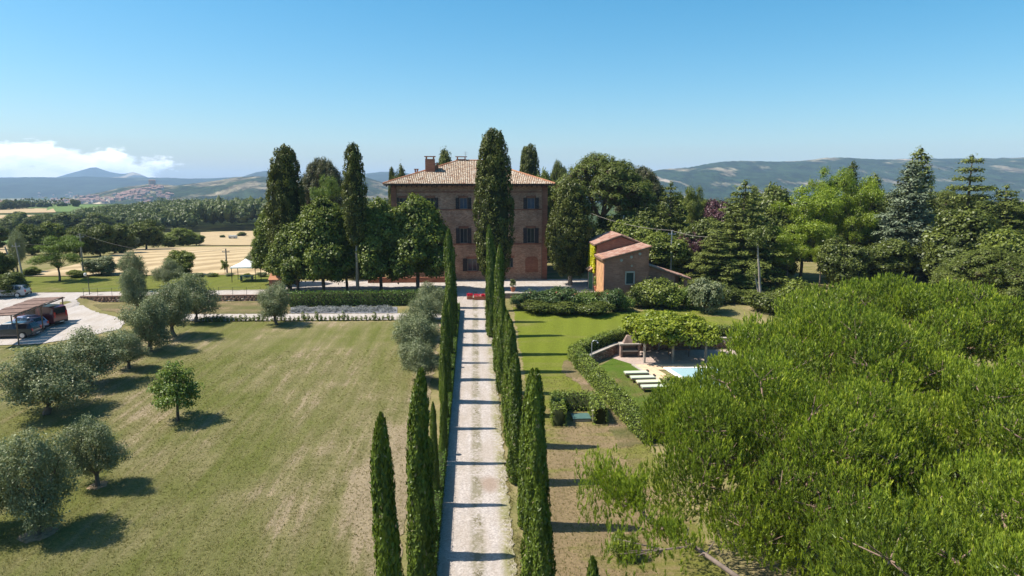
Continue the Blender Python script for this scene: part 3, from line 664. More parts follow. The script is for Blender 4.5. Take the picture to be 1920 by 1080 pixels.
bigcyp('bigcyp', 1, 19.5, 2.3, .8); bigcyp('bigcyp', 2, 19.0, 2.2, .8); bigcyp('polecyp', 3, 18.5, 1.5, 6.6, .5, 2.2); bigcyp('broadcyp', 4, 13.5, 3.0, 1.6, .3, 1.5)
def lime(seed, key='lime', mat='l_lime', H=9.6, Wd=7.6, z0=1.35):
    r = random.Random(seed); lobes = [((0, 0, (z0+H)/2), (Wd*.36, Wd*.36, (H-z0)*.40))]
    for i in range(38):
        t = (i+.5)/38; z = z0+.8+t*(H-z0-1.9); a = i*2.4+r.uniform(-.3, .3)
        rad = Wd*.5*(1-.60*t**2.2)*min(1, .8+t*1.6)-.75; rad = max(.15, rad*r.uniform(.8, 1.08))
        lobes.append(((rad*math.cos(a), rad*math.sin(a), z), (r.uniform(.8, 1.25), r.uniform(.8, 1.25), r.uniform(.6, .95))))
    lobes.append(((0, 0, H-.8), (.8, .8, .8)))
    paths = [(bend((0, 0, -.2), (0, 0, z0+1), .04, r, 3), .22, .17)]+[(bend((0, 0, z0+.6), c, .2, r, 3), .1, .02) for c, _ in lobes[1:10]]
    proto(key, H, Wd, lobes, mat, limb_mesh('trunk', paths), .44, 26, .21, .26, seed, corek=.66, aspect=.7, rnd=.7, up=.5, under=.9)
for s in (1, 2, 3): lime(s)
def roundt(seed, key='round', mat='l_round', H=8, Wd=7.5, z0=.6):
    r = random.Random(seed*7+1); lobes = [((0, 0, H*.5), (Wd*.36, Wd*.36, H*.36))]
    for i in range(28):
        a = i*2.39+r.uniform(-.3, .3); cz = r.uniform(-1.05, .95); rad = math.sqrt(max(0, 1-cz*cz*.8))*Wd*.36*r.uniform(.75, 1.1)
        q = r.uniform(.75, 1.35); lobes.append(((rad*math.cos(a), rad*math.sin(a), H*.50+cz*H*.36), (q, q, q*.8)))
    paths = [(bend((0, 0, -.3), (0, 0, H*.4), .06, r, 3), .22, .15)]+[(bend((0, 0, H*.3), c, .2, r, 3), .09, .02) for c, _ in lobes[1:8]]
    proto(key, H, Wd, lobes, mat, limb_mesh('trunk', paths), .50, 20, .22, .27, seed, corek=.68, aspect=.65, rnd=.7)
for s in (1, 2, 3): roundt(s)
def umbrella(seed, H=13.5, Wd=13.0):
    r = random.Random(seed*3+5); lobes = []
    for i in range(60):
        a = i*2.4+r.uniform(-.3, .3); rad = Wd*.46*math.sqrt((i+.5)/60)*r.uniform(.9, 1.05); q = r.uniform(.85, 1.5)
        z = H-1.0-(rad/(Wd*.46))**2*4.4+r.uniform(-.5, .3); lobes.append(((rad*math.cos(a), rad*math.sin(a), z), (q, q, q*.62)))
        if i % 2 == 0: lobes.append(((rad*.9*math.cos(a+.4), rad*.9*math.sin(a+.4), z-r.uniform(1.2, 2.6)), (q*.9, q*.9, q*.6)))
    f = (.2, .1, H*.42)
    paths = [(bend((0, 0, -.3), f, .15, r, 4), .36, .26)]
    for i in range(5):
        a = i*1.26; m_ = (Wd*.2*math.cos(a), Wd*.2*math.sin(a), H*.68); paths.append((bend(f, m_, .2, r, 3), .2, .12))
        for c, _ in lobes:
            if math.cos(math.atan2(c[1], c[0])-a) > .75 and r.random() < .5: paths.append((bend(m_, c, .2, r, 2), .09, .03))
    proto('umbrella', H, Wd, lobes, 'l_pinef', limb_mesh('trunk', paths, 6, 'bark_pine'), .50, 22, .20, .30, seed, 'inner_pine', .5, aspect=.35, rnd=.6, up=.7, under=.2)
for s in (1, 2): umbrella(s)
def cedar(seed, key='cedar', mat='l_cedar', H=15.0, Wd=10.0, z0=.5, flat=.26, droop=.25, tip=.06, gap=.95):
    r = random.Random(seed*11+2); lobes = []; paths = [(bend((0, 0, -.3), (.1, 0, H*.96), .06, r, 6), .34, .04)]
    z = z0; a = r.random()*6
    while z < H-.6:
        t = (z-z0)/(H-z0); L = Wd*.5*((1-t)**.8*(1-tip)+tip)*r.uniform(.75, 1.1)
        nb = 6 if t < .7 else 4
        for k in range(nb):
            a += 2*math.pi/nb+r.uniform(-.25, .25); Lk = L*r.uniform(.7, 1.12); dz = -droop*Lk*.35
            e = (Lk*math.cos(a), Lk*math.sin(a), z+dz); paths.append((bend((0, 0, z+.1), e, .08, r, 2), .07*(1-t)+.03, .015))
            m_ = max(1, int(Lk/1.15))
            for q in range(m_):
                s_ = (q+.75)/m_; w = (.55+.45*math.sin(s_*2.6))*min(1.25, .45+Lk*.22)
                lobes.append(((Lk*s_*.92*math.cos(a), Lk*s_*.92*math.sin(a), z+dz*s_*s_+.05), (w, w, max(.16, w*flat))))
        z += gap*(1-.45*t)*r.uniform(.85, 1.15)
    lobes.append(((.1, 0, H-.5), (.3, .3, .55)))
    proto(key, H, Wd, lobes, mat, limb_mesh('trunk', paths, 6), .46, 11, .17, .28, seed, corek=.5, aspect=.45, rnd=.6, up=.8, under=.3, droop=.6)
cedar(1); cedar(2, H=14, Wd=11, gap=1.15); cedar(3, 'blue', 'l_blue', 15.5, 9.5, .4, .34, .9, .03, .85); cedar(4, 'spruce', 'l_cedar', 15.0, 7.0, .4, .4, .6, .05, .8)
cedar(6, 'sparse', 'l_cedar', 14, 8.5, 1.0, .2, -.1, .16, 1.5)
def airy(seed, key='robinia', mat='l_robinia', H=11, Wd=9):
    r = random.Random(seed*5+3); lobes = []; f = (0, 0, H*.28); paths = [(bend((0, 0, -.3), f, .08, r, 3), .2, .15)]
    for i in range(30):
        a = i*2.4+r.uniform(-.4, .4); t = r.random(); z = H*.34+t*H*.6; rad = Wd*.46*math.sqrt(r.random())*(1-.45*t); q = r.uniform(.55, 1.05)
        lobes.append(((rad*math.cos(a), rad*math.sin(a), z), (q*1.15, q*1.15, q*.7)))
        if i % 2: paths.append((bend(f, lobes[-1][0], .25, r, 3), .07, .015))
    proto(key, H, Wd, lobes, mat, limb_mesh('trunk', paths), .40, 20, .24, .20, seed, corek=.3, aspect=.5, rnd=.9, up=.4)
airy(1); airy(2)
def shrub(seed, key='shrub', mat='l_mid', H=1.8, Wd=2.4):
    r = random.Random(seed*13+3); lobes = []
    for i in range(9):
        a = i*2.4; rad = Wd*.33*math.sqrt((i)/9); q = r.uniform(.38, .6); lobes.append(((rad*math.cos(a), rad*math.sin(a), H*.55+r.uniform(-.3, .25)), q))
    lobes.append(((0, 0, H*.4), (Wd*.36, Wd*.36, H*.36)))
    proto(key, H, Wd, lobes, mat, limb_mesh('stem', [(bend((0, 0, -.2), l[0], .05, r, 2), .035, .01) for l in lobes[:5]]), .2, 11, .1, .13, seed, corek=.6, aspect=.6)
for s in (1, 2, 3): shrub(s)
def sapling():
    r = random.Random(77); lobes = [((0, 0, 2.2), (.7, .7, .7))]
    for z, rad, n, q in ((1.45, 1.05, 7, .45), (1.9, 1.0, 7, .5), (2.5, .75, 6, .45), (3.0, .5, 5, .4), (3.5, .15, 2, .35)):
        for i in range(n):
            a = i*6.283/n+r.uniform(-.5, .5)+z; d = rad*r.uniform(.7, 1.35); lobes.append(((d*math.cos(a), d*math.sin(a), z+r.uniform(-.15, .15)), (q*r.uniform(.6, 1.1), q*r.uniform(.6, 1.1), q*r.uniform(.4, .8))))
    paths = [(bend((0, 0, -.2), (.02, 0, 3.0), .05, r, 4), .11, .03)]+[(bend((0, 0, 1.1+i*.06), l[0], .05, r, 2), .035, .01) for i, l in enumerate(lobes[1:18])]
    proto('sapling', 3.85, 3.1, lobes, 'l_light', limb_mesh('trunk', paths), .26, 13, .14, .15, 5, corek=0, aspect=.6, rnd=.8)
sapling()
RT = random.Random(5)
def plant(kind, name, cat, x, y, H, Wd, label, group=None, var=None, mat=None, z=None, rz=None, tilt=None, trunkmat=None):
    P = PROTO[kind]; h, w, tme, cme = P[(var if var is not None else RT.randrange(len(P))) % len(P)]
    z = G(x, y) if z is None else z
    s = Wd/w
    t = thing(name, label, cat, (x, y, z), RT.uniform(0, 6.28) if rz is None else rz, group, (s, s, H/h))
    if tilt: t.rotation_euler = (tilt[0], tilt[1], t.rotation_euler[2])
    o = obj('crown' if kind != 'shrub' else 'foliage', cme, None, t)
    if mat: o.material_slots[0].link = 'OBJECT'; o.material_slots[0].material = M[mat]
    o2 = obj('trunk' if kind != 'shrub' else 'stem', tme, None, t)
    if trunkmat: o2.material_slots[0].link = 'OBJECT'; o2.material_slots[0].material = M[trunkmat]
    return t
def tree_px(kind, name, cat, px, Y, top, wpx, label, base=None, **k):
    """crown centre column px, distance Y (world y), crown top py, crown width in photo px"""
    zb = G(*(on_y(px, 540, Y)[:2])) if base is None else base
    X = on_y(px, (top+540)/2, Y)[0]; zt = on_y(px, top, Y)[2]
    zb = G(X, Y) if base is None else base
    Wd = wpx*math.hypot(X, Y)*math.cos(math.atan2(X, Y)-YAW)/F
    return plant(kind, name, cat, X, Y, zt-zb, Wd, label, z=zb, **k)
# ================================================================== cypress avenue
GL = 'cypresses along the left side of the drive'; GR = 'cypresses along the right side of the drive'
def ordinal(i): return ['nearest', 'second', 'third', 'fourth', 'fifth', 'sixth', 'seventh', 'eighth', 'ninth', 'tenth', 'eleventh', 'twelfth', 'thirteenth', 'fourteenth'][i]
left = [(13.4, -2.05, 8.7, .85), (18.3, -2.45, 10.0, .98), (22.9, -2.05, 9.7, 1.12), (27.5, -2.15, 5.4, .8), (31.9, -1.98, 5.3, .50), (36.6, -1.95, 5.2, .5), (41.6, -2.1, 5.0, .55), (46.4, -2.3, 6.6, .95), (51.2, -2.15, 6.0, .9), (55.7, -2.1, 5.0, .6), (61.3, -2.2, 7.6, 1.1), (66.4, -2.35, 10.1, 1.35), (71.6, -2.3, 7.2, 1.1), (77.0, -2.6, 7.0, 1.1)]
for i, (d, x, h, w) in enumerate(left):
    tl_ = (RT.gauss(0, .012), RT.gauss(0, .012)); look = 'thin young' if w < .7 else ('tall dark green' if h > 9 else 'slim green')
    plant('slim', 'cypress', 'cypress', x+RT.gauss(0, .07), d, h, w*.97, f'{look} cypress in the left row, {ordinal(i)} from the camera beside the drive', GL, var=i, rz=RT.uniform(0, 6.28), tilt=tl_)
right = [(14.7, 2.6, 7.7, .75), (19.8, 2.12, 7.0, .95), (24.8, 2.35, 9.1, 1.15), (29.7, 2.32, 7.6, 1.0), (34.2, 1.95, 7.0, 1.05), (38.8, 2.1, 7.7, 1.05), (43.5, 2.15, 7.1, 1.0), (48.2, 2.0, 7.0, 1.0), (53.0, 2.1, 9.2, 1.15), (58.1, 2.0, 9.6, 1.15), (64.1, 1.75, 10.7, 1.2), (70.2, 1.9, 8.0, 1.1), (75.6, 2.2, 7.5, 1.1)]
for i, (d, x, h, w) in enumerate(right):
    plant('slim', 'cypress', 'cypress', x+RT.gauss(0, .09), d, h, w*.95, f'{"tall" if h > 9 else "slim"} green cypress in the right row, {ordinal(i)} from the camera beside the drive', GR, var=i+2, rz=RT.uniform(0, 6.28), tilt=(RT.gauss(0, .014), RT.gauss(0, .012)))
# ------------------------------------------------------------------ hedges
def hedge_geo(path, width, height, n_per, ls, seed, zf, rough=.07, base=0.0, top_only=False):
    """clipped hedge along a polyline: solid inner body + leaf cover"""
    rng = np.random.default_rng(seed); path = [np.array(p[:2], float) for p in path]
    Vq, Tq, cv, cf = [], [], [], []
    for i in range(len(path)-1):
        a, b = path[i], path[i+1]; L = np.linalg.norm(b-a); t = (b-a)/L; nrm = np.array((t[1], -t[0]))
        area = L*(width+2*height); n = int(area*n_per); s = rng.random(n)*(L+width*.6)-width*.3; u = rng.random(n)*(width+2*height)
        side = np.where(u < height, -1, np.where(u > height+width, 1, 0))
        off = np.where(side == 0, u-height-width/2, side*width/2); zz = np.where(side == 0, height, np.where(side < 0, u, width+2*height-u))
        P = a+s[:, None]*t+off[:, None]*nrm; z = zf(P[:, 0], P[:, 1])+base+zz
        N = np.stack([nrm[0]*side, nrm[1]*side, (side == 0)*1.0], 1); P3 = np.column_stack([P, z])+N*rng.normal(-.02, rough, (n, 1))+rng.normal(0, rough*.5, (n, 3))
        N = unit(N+rng.normal(0, .5, (n, 3))+np.array((0, 0, .15))); T = rng.normal(size=(n, 3)); LL = ls*rng.uniform(.7, 1.3, n)
        Vq.append(quads(P3, N, T, LL, LL*.6)); Tq.append(np.clip(.45+.25*np.sin(P[:, 0]*2.1+P[:, 1]*1.7)*np.sin(P[:, 1]*3.3-P[:, 0])+rng.normal(0, .2, n), 0, 1))
        k = .90; m_ = max(1, int(L/1.0))
        for j in range(m_+1):
            c = a+t*L*j/m_
            for (o_, h_) in ((-1, 0), (-1, 1), (1, 1), (1, 0)):
                q = c+nrm*o_*width*.5*k; cv.append((q[0], q[1], float(zf(q[0], q[1]))+base+(height*k if h_ else -.15)))
        o = len(cv)-4*(m_+1)
        for j in range(m_):
            for q in range(3): x0 = o+j*4+q; cf += [(x0, x0+4, x0+5), (x0, x0+5, x0+1)]
        for e in (o, o+4*m_): cf += [(e, e+1, e+2), (e, e+2, e+3)]
    return np.concatenate(Vq), np.concatenate(Tq), np.array(cv), np.array(cf)
def hedge(name, label, path, width, height, mat, n_per=90, ls=.12, seed=0, group=None, base=0.0, zf=None, rough=.07):
    V, T, cv, cf = hedge_geo(path, width, height, n_per, ls, seed, zf or g, rough, base)
    t = thing(name, label, 'hedge', (0, 0, 0), group=group)
    obj('foliage', foliage_mesh('foliage', [(V, T)], None, [M[mat]]), None, t)
    o = obj('dark_core', np_mesh('dark_core', cv, cf), M['inner'], t)
    return t
ends = [13.4, 18.3, 22.9, 27.5, 31.9, 36.6, 41.6, 46.4, 51.2, 55.7, 61.3, 66.4, 71.6, 76]
for i in range(len(ends)-1):
    hedge('box_hedge', f'low clipped box hedge between cypresses left of the drive, {ordinal(i)} segment from the camera', [(-1.88, ends[i]+.28), (-1.88, ends[i+1]-.28)], .46, .95, 'l_box', 240, .07, i, 'box hedge segments along the drive', rough=.025)
hedge('laurel_hedge', 'long leafy green hedge enclosing the sunken pool garden', hedge_line, 1.1, 1.15, 'l_hedge', 210, .125, 30, zf=lambda x, y: plane(y), rough=.065)
hx0, hx1 = on_y(545, 560, 79.3)[0], on_y(833, 560, 79.3)[0]
hedge('dark_hedge', 'thick dark clipped hedge on the terrace edge below the lime trees', [(hx0, 79.3), (hx1, 79.3)], 1.5, 1.65, 'l_box', 60, .15, 31, zf=lambda x, y: plane(y)-.05, rough=.08)
hb0, hb1 = on_y(556, 525, 98.5)[0], on_y(722, 525, 98.5)[0]
hedge('dark_hedge', 'long shaded hedge behind the lime trees left of the villa', [(hb0, 98.2), (hb1, 98.2)], 1.1, 2.3, 'l_round', 50, .2, 37, zf=lambda x, y: 0*x, rough=.14)
hu = [on_plane(1046, 796), on_plane(1044, 757), on_plane(1108, 755), on_plane(1118, 792)]
p0 = np.array(on_plane(1048, 800)[:2]); p1_ = np.array(on_plane(1044, 768)[:2]); p2_ = np.array(on_plane(1112, 768)[:2]); p3_ = np.array(on_plane(1126, 796)[:2])
hedge('laurel_hedge', 'U shaped clipped hedge around a green tank cover on the right lawn', [p0, p1_, p2_, p3_], .85, 1.2, 'l_hedge', 150, .13, 32, zf=lambda x, y: plane(y), rough=.06)
# ------------------------------------------------------------------ villa
VY = 95.3
def vx(px): return on_y(px, 440, VY)[0]
def vz(py): return on_y(880, py, VY)[2]
X0, X1 = vx(736), vx(1025); VD = 18.0; HW = 13.15
villa = thing('villa', 'large three storey brick villa with hipped tile roof and dark shutters', 'villa', ((X0+X1)/2, VY, 0))
cx = (X0+X1)/2
def wall_with_holes(name, x0, x1, z0, z1, holes, y0, thick, mat, parent, rev=None):
    xs = sorted({x0, x1}|{h[0] for h in holes}|{h[1] for h in holes}); zs = sorted({z0, z1}|{h[2] for h in holes}|{h[3] for h in holes}); b = MB()
    V = {}
    def idx(x, z, y):
        k = (round(x, 4), round(z, 4), round(y, 4))
        if k not in V: V[k] = len(b.v); b.v.append((x, y, z))
        return V[k]
    def q(*p): b.f.append(tuple(idx(*a) for a in p)); b.m.append(0)
    def solid(i, j):
        if i < 0 or j < 0 or i >= len(xs)-1 or j >= len(zs)-1: return False
        mx, mz = (xs[i]+xs[i+1])/2, (zs[j]+zs[j+1])/2
        return not any(h[0] < mx < h[1] and h[2] < mz < h[3] for h in holes)
    y1 = y0+thick
    for i in range(len(xs)-1):
        for j in range(len(zs)-1):
            if not solid(i, j): continue
            a, c, d, e = xs[i], xs[i+1], zs[j], zs[j+1]
            q((a, d, y0), (c, d, y0), (c, e, y0), (a, e, y0)); q((a, d, y1), (a, e, y1), (c, e, y1), (c, d, y1))
            if not solid(i-1, j): q((a, d, y0), (a, e, y0), (a, e, y1), (a, d, y1))
            if not solid(i+1, j): q((c, d, y0), (c, d, y1), (c, e, y1), (c, e, y0))
            if not solid(i, j-1): q((a, d, y0), (a, d, y1), (c, d, y1), (c, d, y0))
            if not solid(i, j+1): q((a, e, y0), (c, e, y0), (c, e, y1), (a, e, y1))
    return b.put(name, mat, parent)
wins = []
for pc in (757, 808, 869.5, 936, 995.5):
    c = vx(pc)-cx; wins.append((c, vz(391.5), vz(371), 1.05, 'top')); wins.append((c, vz(456), vz(428), 1.05, 'mid'))
for pc in (757, 808): wins.append((vx(pc)-cx, vz(508), vz(485), 1.15, 'low'))
wins.append((vx(885)-cx, vz(508), vz(485), 1.3, 'low'))
small = [(vx(911)-cx, vz(502), vz(484), .55), (vx(956.5)-cx, vz(502), vz(484), .85)]
holes = [(c-w/2, c+w/2, a, b_) for c, a, b_, w, _ in wins]+[(c-w/2, c+w/2, a, b_) for c, a, b_, w in small]
hw = (X1-X0)/2
wall_with_holes('wall', -hw, hw, -.3, HW, holes, 0, .5, M['brick'], villa)
for nm, (a0_, a1_, b0_, b1_) in (('wall', (-hw, -hw+.5, .5, VD)), ('wall', (hw-.5, hw, .5, VD)), ('wall', (-hw+.5, hw-.5, VD-.5, VD))):
    b = MB(); b.box(a0_, a1_, b0_, b1_, -.3, HW); b.put(nm, M['brick'], villa)
b = MB(); b.box(-hw+.5, hw-.5, .5, VD-.5, 3.9, 4.1); b.box(-hw+.5, hw-.5, .5, VD-.5, 8.6, 8.8); b.put('floor_slab', M['eave'], villa)
def window(parent, c, z0, z1, w, kind, y=0.0, shut=True, curtain=False):
    b = MB(); b.box(c-w/2-.12, c+w/2+.12, y-.10, y-.003, z0-.14, z0); wn_ = b.put('window', M['brick_red'], parent); wn_.name = 'window'
    f = MB(); t = .07
    for q in ((c-w/2, c-w/2+t, z0, z1), (c+w/2-t, c+w/2, z0, z1), (c-.035, c+.035, z0, z1)): f.box(q[0], q[1], y+.14, y+.20, q[2], q[3])
    f.box(c-w/2+t, c-.035, y+.14, y+.20, z1-t, z1); f.box(c+.035, c+w/2-t, y+.14, y+.20, z1-t, z1); f.box(c-w/2+t, c-.035, y+.14, y+.20, z0, z0+t); f.box(c+.035, c+w/2-t, y+.14, y+.20, z0, z0+t)
    f.put('frame', M['frame'], wn_)
    p = MB(); p.box(c-w/2, c+w/2, y+.165, y+.175, z0, z1); p.put('pane', M['curtain'] if curtain else M['glass'], wn_)
    l = MB(); l.box(c-w/2-.18, c+w/2+.18, y-.05, y-.003, z1, z1+.32); l.put('lintel', M['brick_red'], wn_)
    if shut:
        for s in (-1, 1):
            b = MB(); xa, xb = (c-w/2-w*.5-.02, c-w/2-.02) if s < 0 else (c+w/2+.02, c+w/2+w*.5+.02)
            b.box(xa, xa+.06, y-.09, y-.045, z0-.02, z1+.02); b.box(xb-.06, xb, y-.09, y-.045, z0-.02, z1+.02); b.box(xa+.06, xb-.06, y-.09, y-.045, z0-.02, z0+.05); b.box(xa+.06, xb-.06, y-.09, y-.045, z1-.05, z1+.02)
            n = int((z1-z0)/.11)
            for k in range(n):
                zz = z0+.06+k*(z1-z0-.12)/n; b.add([(xa+.06, y-.085, zz), (xb-.06, y-.085, zz), (xb-.06, y-.05, zz+.09), (xa+.06, y-.05, zz+.09), (xa+.06, y-.07, zz), (xb-.06, y-.07, zz), (xb-.06, y-.035, zz+.09), (xa+.06, y-.035, zz+.09)], [(0, 1, 2, 3), (4, 7, 6, 5), (0, 4, 5, 1), (2, 6, 7, 3), (0, 3, 7, 4), (1, 5, 6, 2)])
            b.put('shutter', M['shutter'], wn_)
for i, (c, a, b_, w, kd) in enumerate(wins): window(villa, c, a, b_, w, kd, curtain=(i in (1, 3, 8, 4)))
for c, a, b_, w in small: window(villa, c, a, b_, w, 'small', shut=False)
for nm, za, zb_, pr in (('string_course', vz(394), vz(391.8), .07), ('string_course', vz(459), vz(456.2), .08), ('string_course', vz(361), vz(359), .06), ('plinth', -.3, .75, .06)):
    b = MB(); b.box(-hw+.62, hw-.62, -pr, -.003, za, zb_); b.put(nm, M['brick_red'] if nm != 'plinth' else M['brick'], villa)
b = MB(); b.box(-hw-.08, -hw+.6, -.12, -.003, -.3, HW-.02); b.put('corner_pilaster', M['brick_red'], villa)
b = MB(); b.box(hw-.6, hw+.08, -.12, -.003, -.3, HW-.02); b.put('corner_pilaster', M['brick_red'], villa)
b = MB(); zc = vz(500); ac = vx(997)-cx
pts = [(ac-.9, vz(511)), (ac+.9, vz(511)), (ac+.9, vz(487))]+[(ac+.9*math.cos(t), vz(487)+.45*math.sin(t)) for t in np.linspace(.3, math.pi-.3, 7)]+[(ac-.9, vz(487))]
b.yprof(pts, -.04, -.003); b.put('blocked_arch', M['brick_red'], villa)
for xx in (-hw+.68, hw-.68):
    b = MB(); b.tube([(xx, -.16, .1), (xx, -.16, HW-.2), (xx, -.5, HW-.02)], .055, 8); b.put('downpipe', M['rust'], villa)
# roof : timber eave board, four tiled slopes
OH = 1.0; RX, RY0, RY1 = hw+OH, -OH, VD+OH; zE = 13.35; run = (RY1-RY0)/2; RH = 3.45; ridge = RX-run*1.0
b = MB(); b.box(-RX+.06, RX-.06, RY0+.06, RY1-.06, HW, zE-.03); b.put('eave_board', M['eave'], villa)
b = MB()
n = 34
for i in range(n):
    xx = -RX+.4+i*(2*RX-.8)/(n-1); b.box(xx-.06, xx+.06, RY0+.12, -.02, HW-.16, HW-.003)
o = b.put('rafter_ends', M['eave'], villa); o['kind'] = 'stuff'
roof_s = MB(); my = (RY0+RY1)/2
roof_s.add([(-RX, RY0, zE), (RX, RY0, zE), (RX, RY1, zE), (-RX, RY1, zE), (-ridge, my, zE+RH), (ridge, my, zE+RH)], [(0, 1, 5, 4), (1, 2, 5), (2, 3, 4, 5), (3, 0, 4), (0, 3, 2, 1)])
roof = roof_s.put('roof', M['eave'], villa)
def tiled(p0, p1, p2, p3, w=.26, tl=.40, seed=0, lift=.02):
    """rows of cover tiles on the sloping face p0-p1 (eave) p2-p3 (top), as arched pieces one by one"""
    rng = np.random.default_rng(seed); p0, p1, p2, p3 = (np.array(p, float) for p in (p0, p1, p2, p3))
    e = p1-p0; W_ = np.linalg.norm(e); e /= W_; nrm = np.cross(e, (p3-p0)); nrm /= np.linalg.norm(nrm)
    if nrm[2] < 0: nrm = -nrm
    sl = np.cross(nrm, e); sl = sl if sl[2] > 0 else -sl
    L = abs(np.dot(p3-p0, sl)); a3 = np.dot(p3-p0, e); a2 = np.dot(p2-p0, e); V, T = [], []
    for i in range(int(W_/w)):
        u = (i+.5)*w
        lo = 0.0; hi = L
        if u < a3: hi = L*u/a3 if a3 > 0 else L
        if u > a2: hi = min(hi, L*(W_-u)/max(1e-6, W_-a2))
        for j in range(int(math.ceil(hi/tl))):
            s0 = j*tl-.03; s1 = min((j+1)*tl+.03, hi+.05); r0 = w*.46*rng.uniform(.92, 1.05); du = rng.normal(0, .008); up = rng.normal(0, .008)
            tn = rng.random(); prev = None
            for q in range(5):
                t = math.pi*q/4; a = -math.cos(t)*r0+du; h = math.sin(t)*r0*.75+lift+up
                A = p0+e*(u+a)+sl*s0+nrm*(h+.018); B = p0+e*(u+a*.86)+sl*s1+nrm*(h-.004)
                if prev is not None: V += [prev[0], A, B, prev[1]]; T.append(tn)
                prev = (A, B)
    return np.array(V), np.array(T)
def tiles_part(quads_, parent, mat):
    V = np.concatenate([q[0] for q in quads_]); T = np.concatenate([q[1] for q in quads_]); o = obj('roof_tiles', np_mesh('roof_tiles', V, qf(len(V)//4), T), M[mat], parent); o['kind'] = 'stuff'; return o
tl_ = [tiled((-RX, RY0, zE), (RX, RY0, zE), (ridge, my, zE+RH), (-ridge, my, zE+RH), seed=1), tiled((RX, RY1, zE), (-RX, RY1, zE), (-ridge, my, zE+RH), (ridge, my, zE+RH), seed=2),
       tiled((-RX, RY1, zE), (-RX, RY0, zE), (-ridge, my, zE+RH), (-ridge, my, zE+RH), seed=3)]
tiles_part(tl_, roof, 'tile'); tiles_part([tiled((RX, RY0, zE), (RX, RY1, zE), (ridge, my, zE+RH), (ridge, my, zE+RH), seed=4)], roof, 'tile_orange')
b = MB()
for A, B in (((-RX, RY0, zE), (-ridge, my, zE+RH)), ((RX, RY0, zE), (ridge, my, zE+RH)), ((-ridge, my, zE+RH), (ridge, my, zE+RH)), ((RX, RY1, zE), (ridge, my, zE+RH)), ((-RX, RY1, zE), (-ridge, my, zE+RH))):
    A, B = Vector(A), Vector(B); n = int((B-A).length/.42)
    for i in range(n):
        a_, b_ = A.lerp(B, i/n), A.lerp(B, (i+1)/n); b.tube([a_+Vector((0, 0, .07)), b_+Vector((0, 0, .13))], [.15, .12], 7)
o = b.put('ridge_tiles', M['tile_orange'], roof); o['kind'] = 'stuff'
def chimney(px, Y, z0, w, d, zt, flue=True):
    x = on_y(px, 310, Y)[0]-cx; y = Y-VY; b = MB(); b.box(x-w/2, x+w/2, y-d/2, y+d/2, z0, zt-.45); c = b.put('chimney', M['brick_red'], roof)
    b = MB()
    for (sx_, sy_) in ((-1, -1), (1, -1), (-1, 1), (1, 1)): b.box(x+sx_*w*.38-.09, x+sx_*w*.38+.09, y+sy_*d*.34-.09, y+sy_*d*.34+.09, zt-.45, zt-.15)
    b.box(x-w/2-.12, x+w/2+.12, y-d/2-.12, y+d/2+.12, zt-.15, zt-.05); return c, b
c, b = chimney(806.5, 99.5, 13.8, 1.35, .9, 17.35); M['ccap'] = M['tile_orange']; o = b.put('chimney_cap', M['tile_orange'], roof)
c, b = chimney(818, 100.3, 14.2, .55, .6, 16.4); b.put('chimney_cap', M['tile_orange'], roof)
c, b = chimney(780.5, 100.5, 13.8, .4, .4, 15.6); b.put('chimney_cap', M['brick_red'], roof)
c, b = chimney(865, 104.6, 16.2, 1.5, .8, 17.55); b.put('chimney_cap', M['tile_orange'], roof)
b = MB(); x = on_y(873, 300, 104)[0]-cx; b.tube([(x, 8.7, 16.6), (x, 8.7, 18.25)], .03, 6); b.tube([(x-.35, 8.7, 18.0), (x+.35, 8.7, 18.0)], .02, 5); b.tube([(x-.25, 8.7, 17.8), (x+.25, 8.7, 17.8)], .02, 5); b.put('roof_aerial', M['metal'], roof)
# low parapet in front of the villa at the left, and bench
b = MB(); xa, xb = on_y(690, 530, 93)[0], on_y(838, 530, 93)[0]; b.box(xa, xb, 92.9, 93.2, 0, .75); 
t = b.put('parapet_wall', M['brick_red']); props(t, 'low red brick parapet at the foot of the villa facade left', 'wall')
# ------------------------------------------------------------------ outbuilding
ob = thing('outbuilding', 'small brown brick outbuilding with sloping tile roofs and yellow creeper', 'outbuilding', (0, 0, 0))
fy = 78.5
def at(px, py, Y=fy): p = on_y(px, py, Y); return p[0], p[2]
xl, zl = at(1133, 487.5); xr, zr = at(1217.5, 465.5)
_, zd0 = at(1182, 532); xd0, zd1 = at(1174.5, 511.5); xd1 = at(1188, 511)[0]
bz = -2.2
h = (xd0, xd1, zd0, zd1); hb = (at(1172, 560)[0], at(1188.5, 560)[0], bz, at(1180, 555.5)[1])
wall_with_holes('wall', xl, xr, bz, zl-.02, [h, hb], fy, .4, M['brick_out'], ob)
b = MB(); b.yprof([(xl, zl-.015), (xr, zl-.015), (xr, zr)], fy, fy+.4); b.put('gable_wall', M['brick_out'], ob)
by = 83.5; ey = 90.0
b = MB(); b.yprof([(xl, bz), (xl+.35, bz), (xl+.35, zl+.3), (xl, zl+.25)], fy+.4, by); b.put('side_wall', M['plaster'], ob)
b = MB(); b.yprof([(xr-.35, bz), (xr, bz), (xr, zr-.05), (xr-.35, zr-.15)], fy+.4, by); b.put('side_wall', M['brick_out'], ob)
b = MB(); b.box(xl+.35, xr-.35, by-.4, by-.1, bz, zl); b.put('back_wall', M['brick_out'], ob)
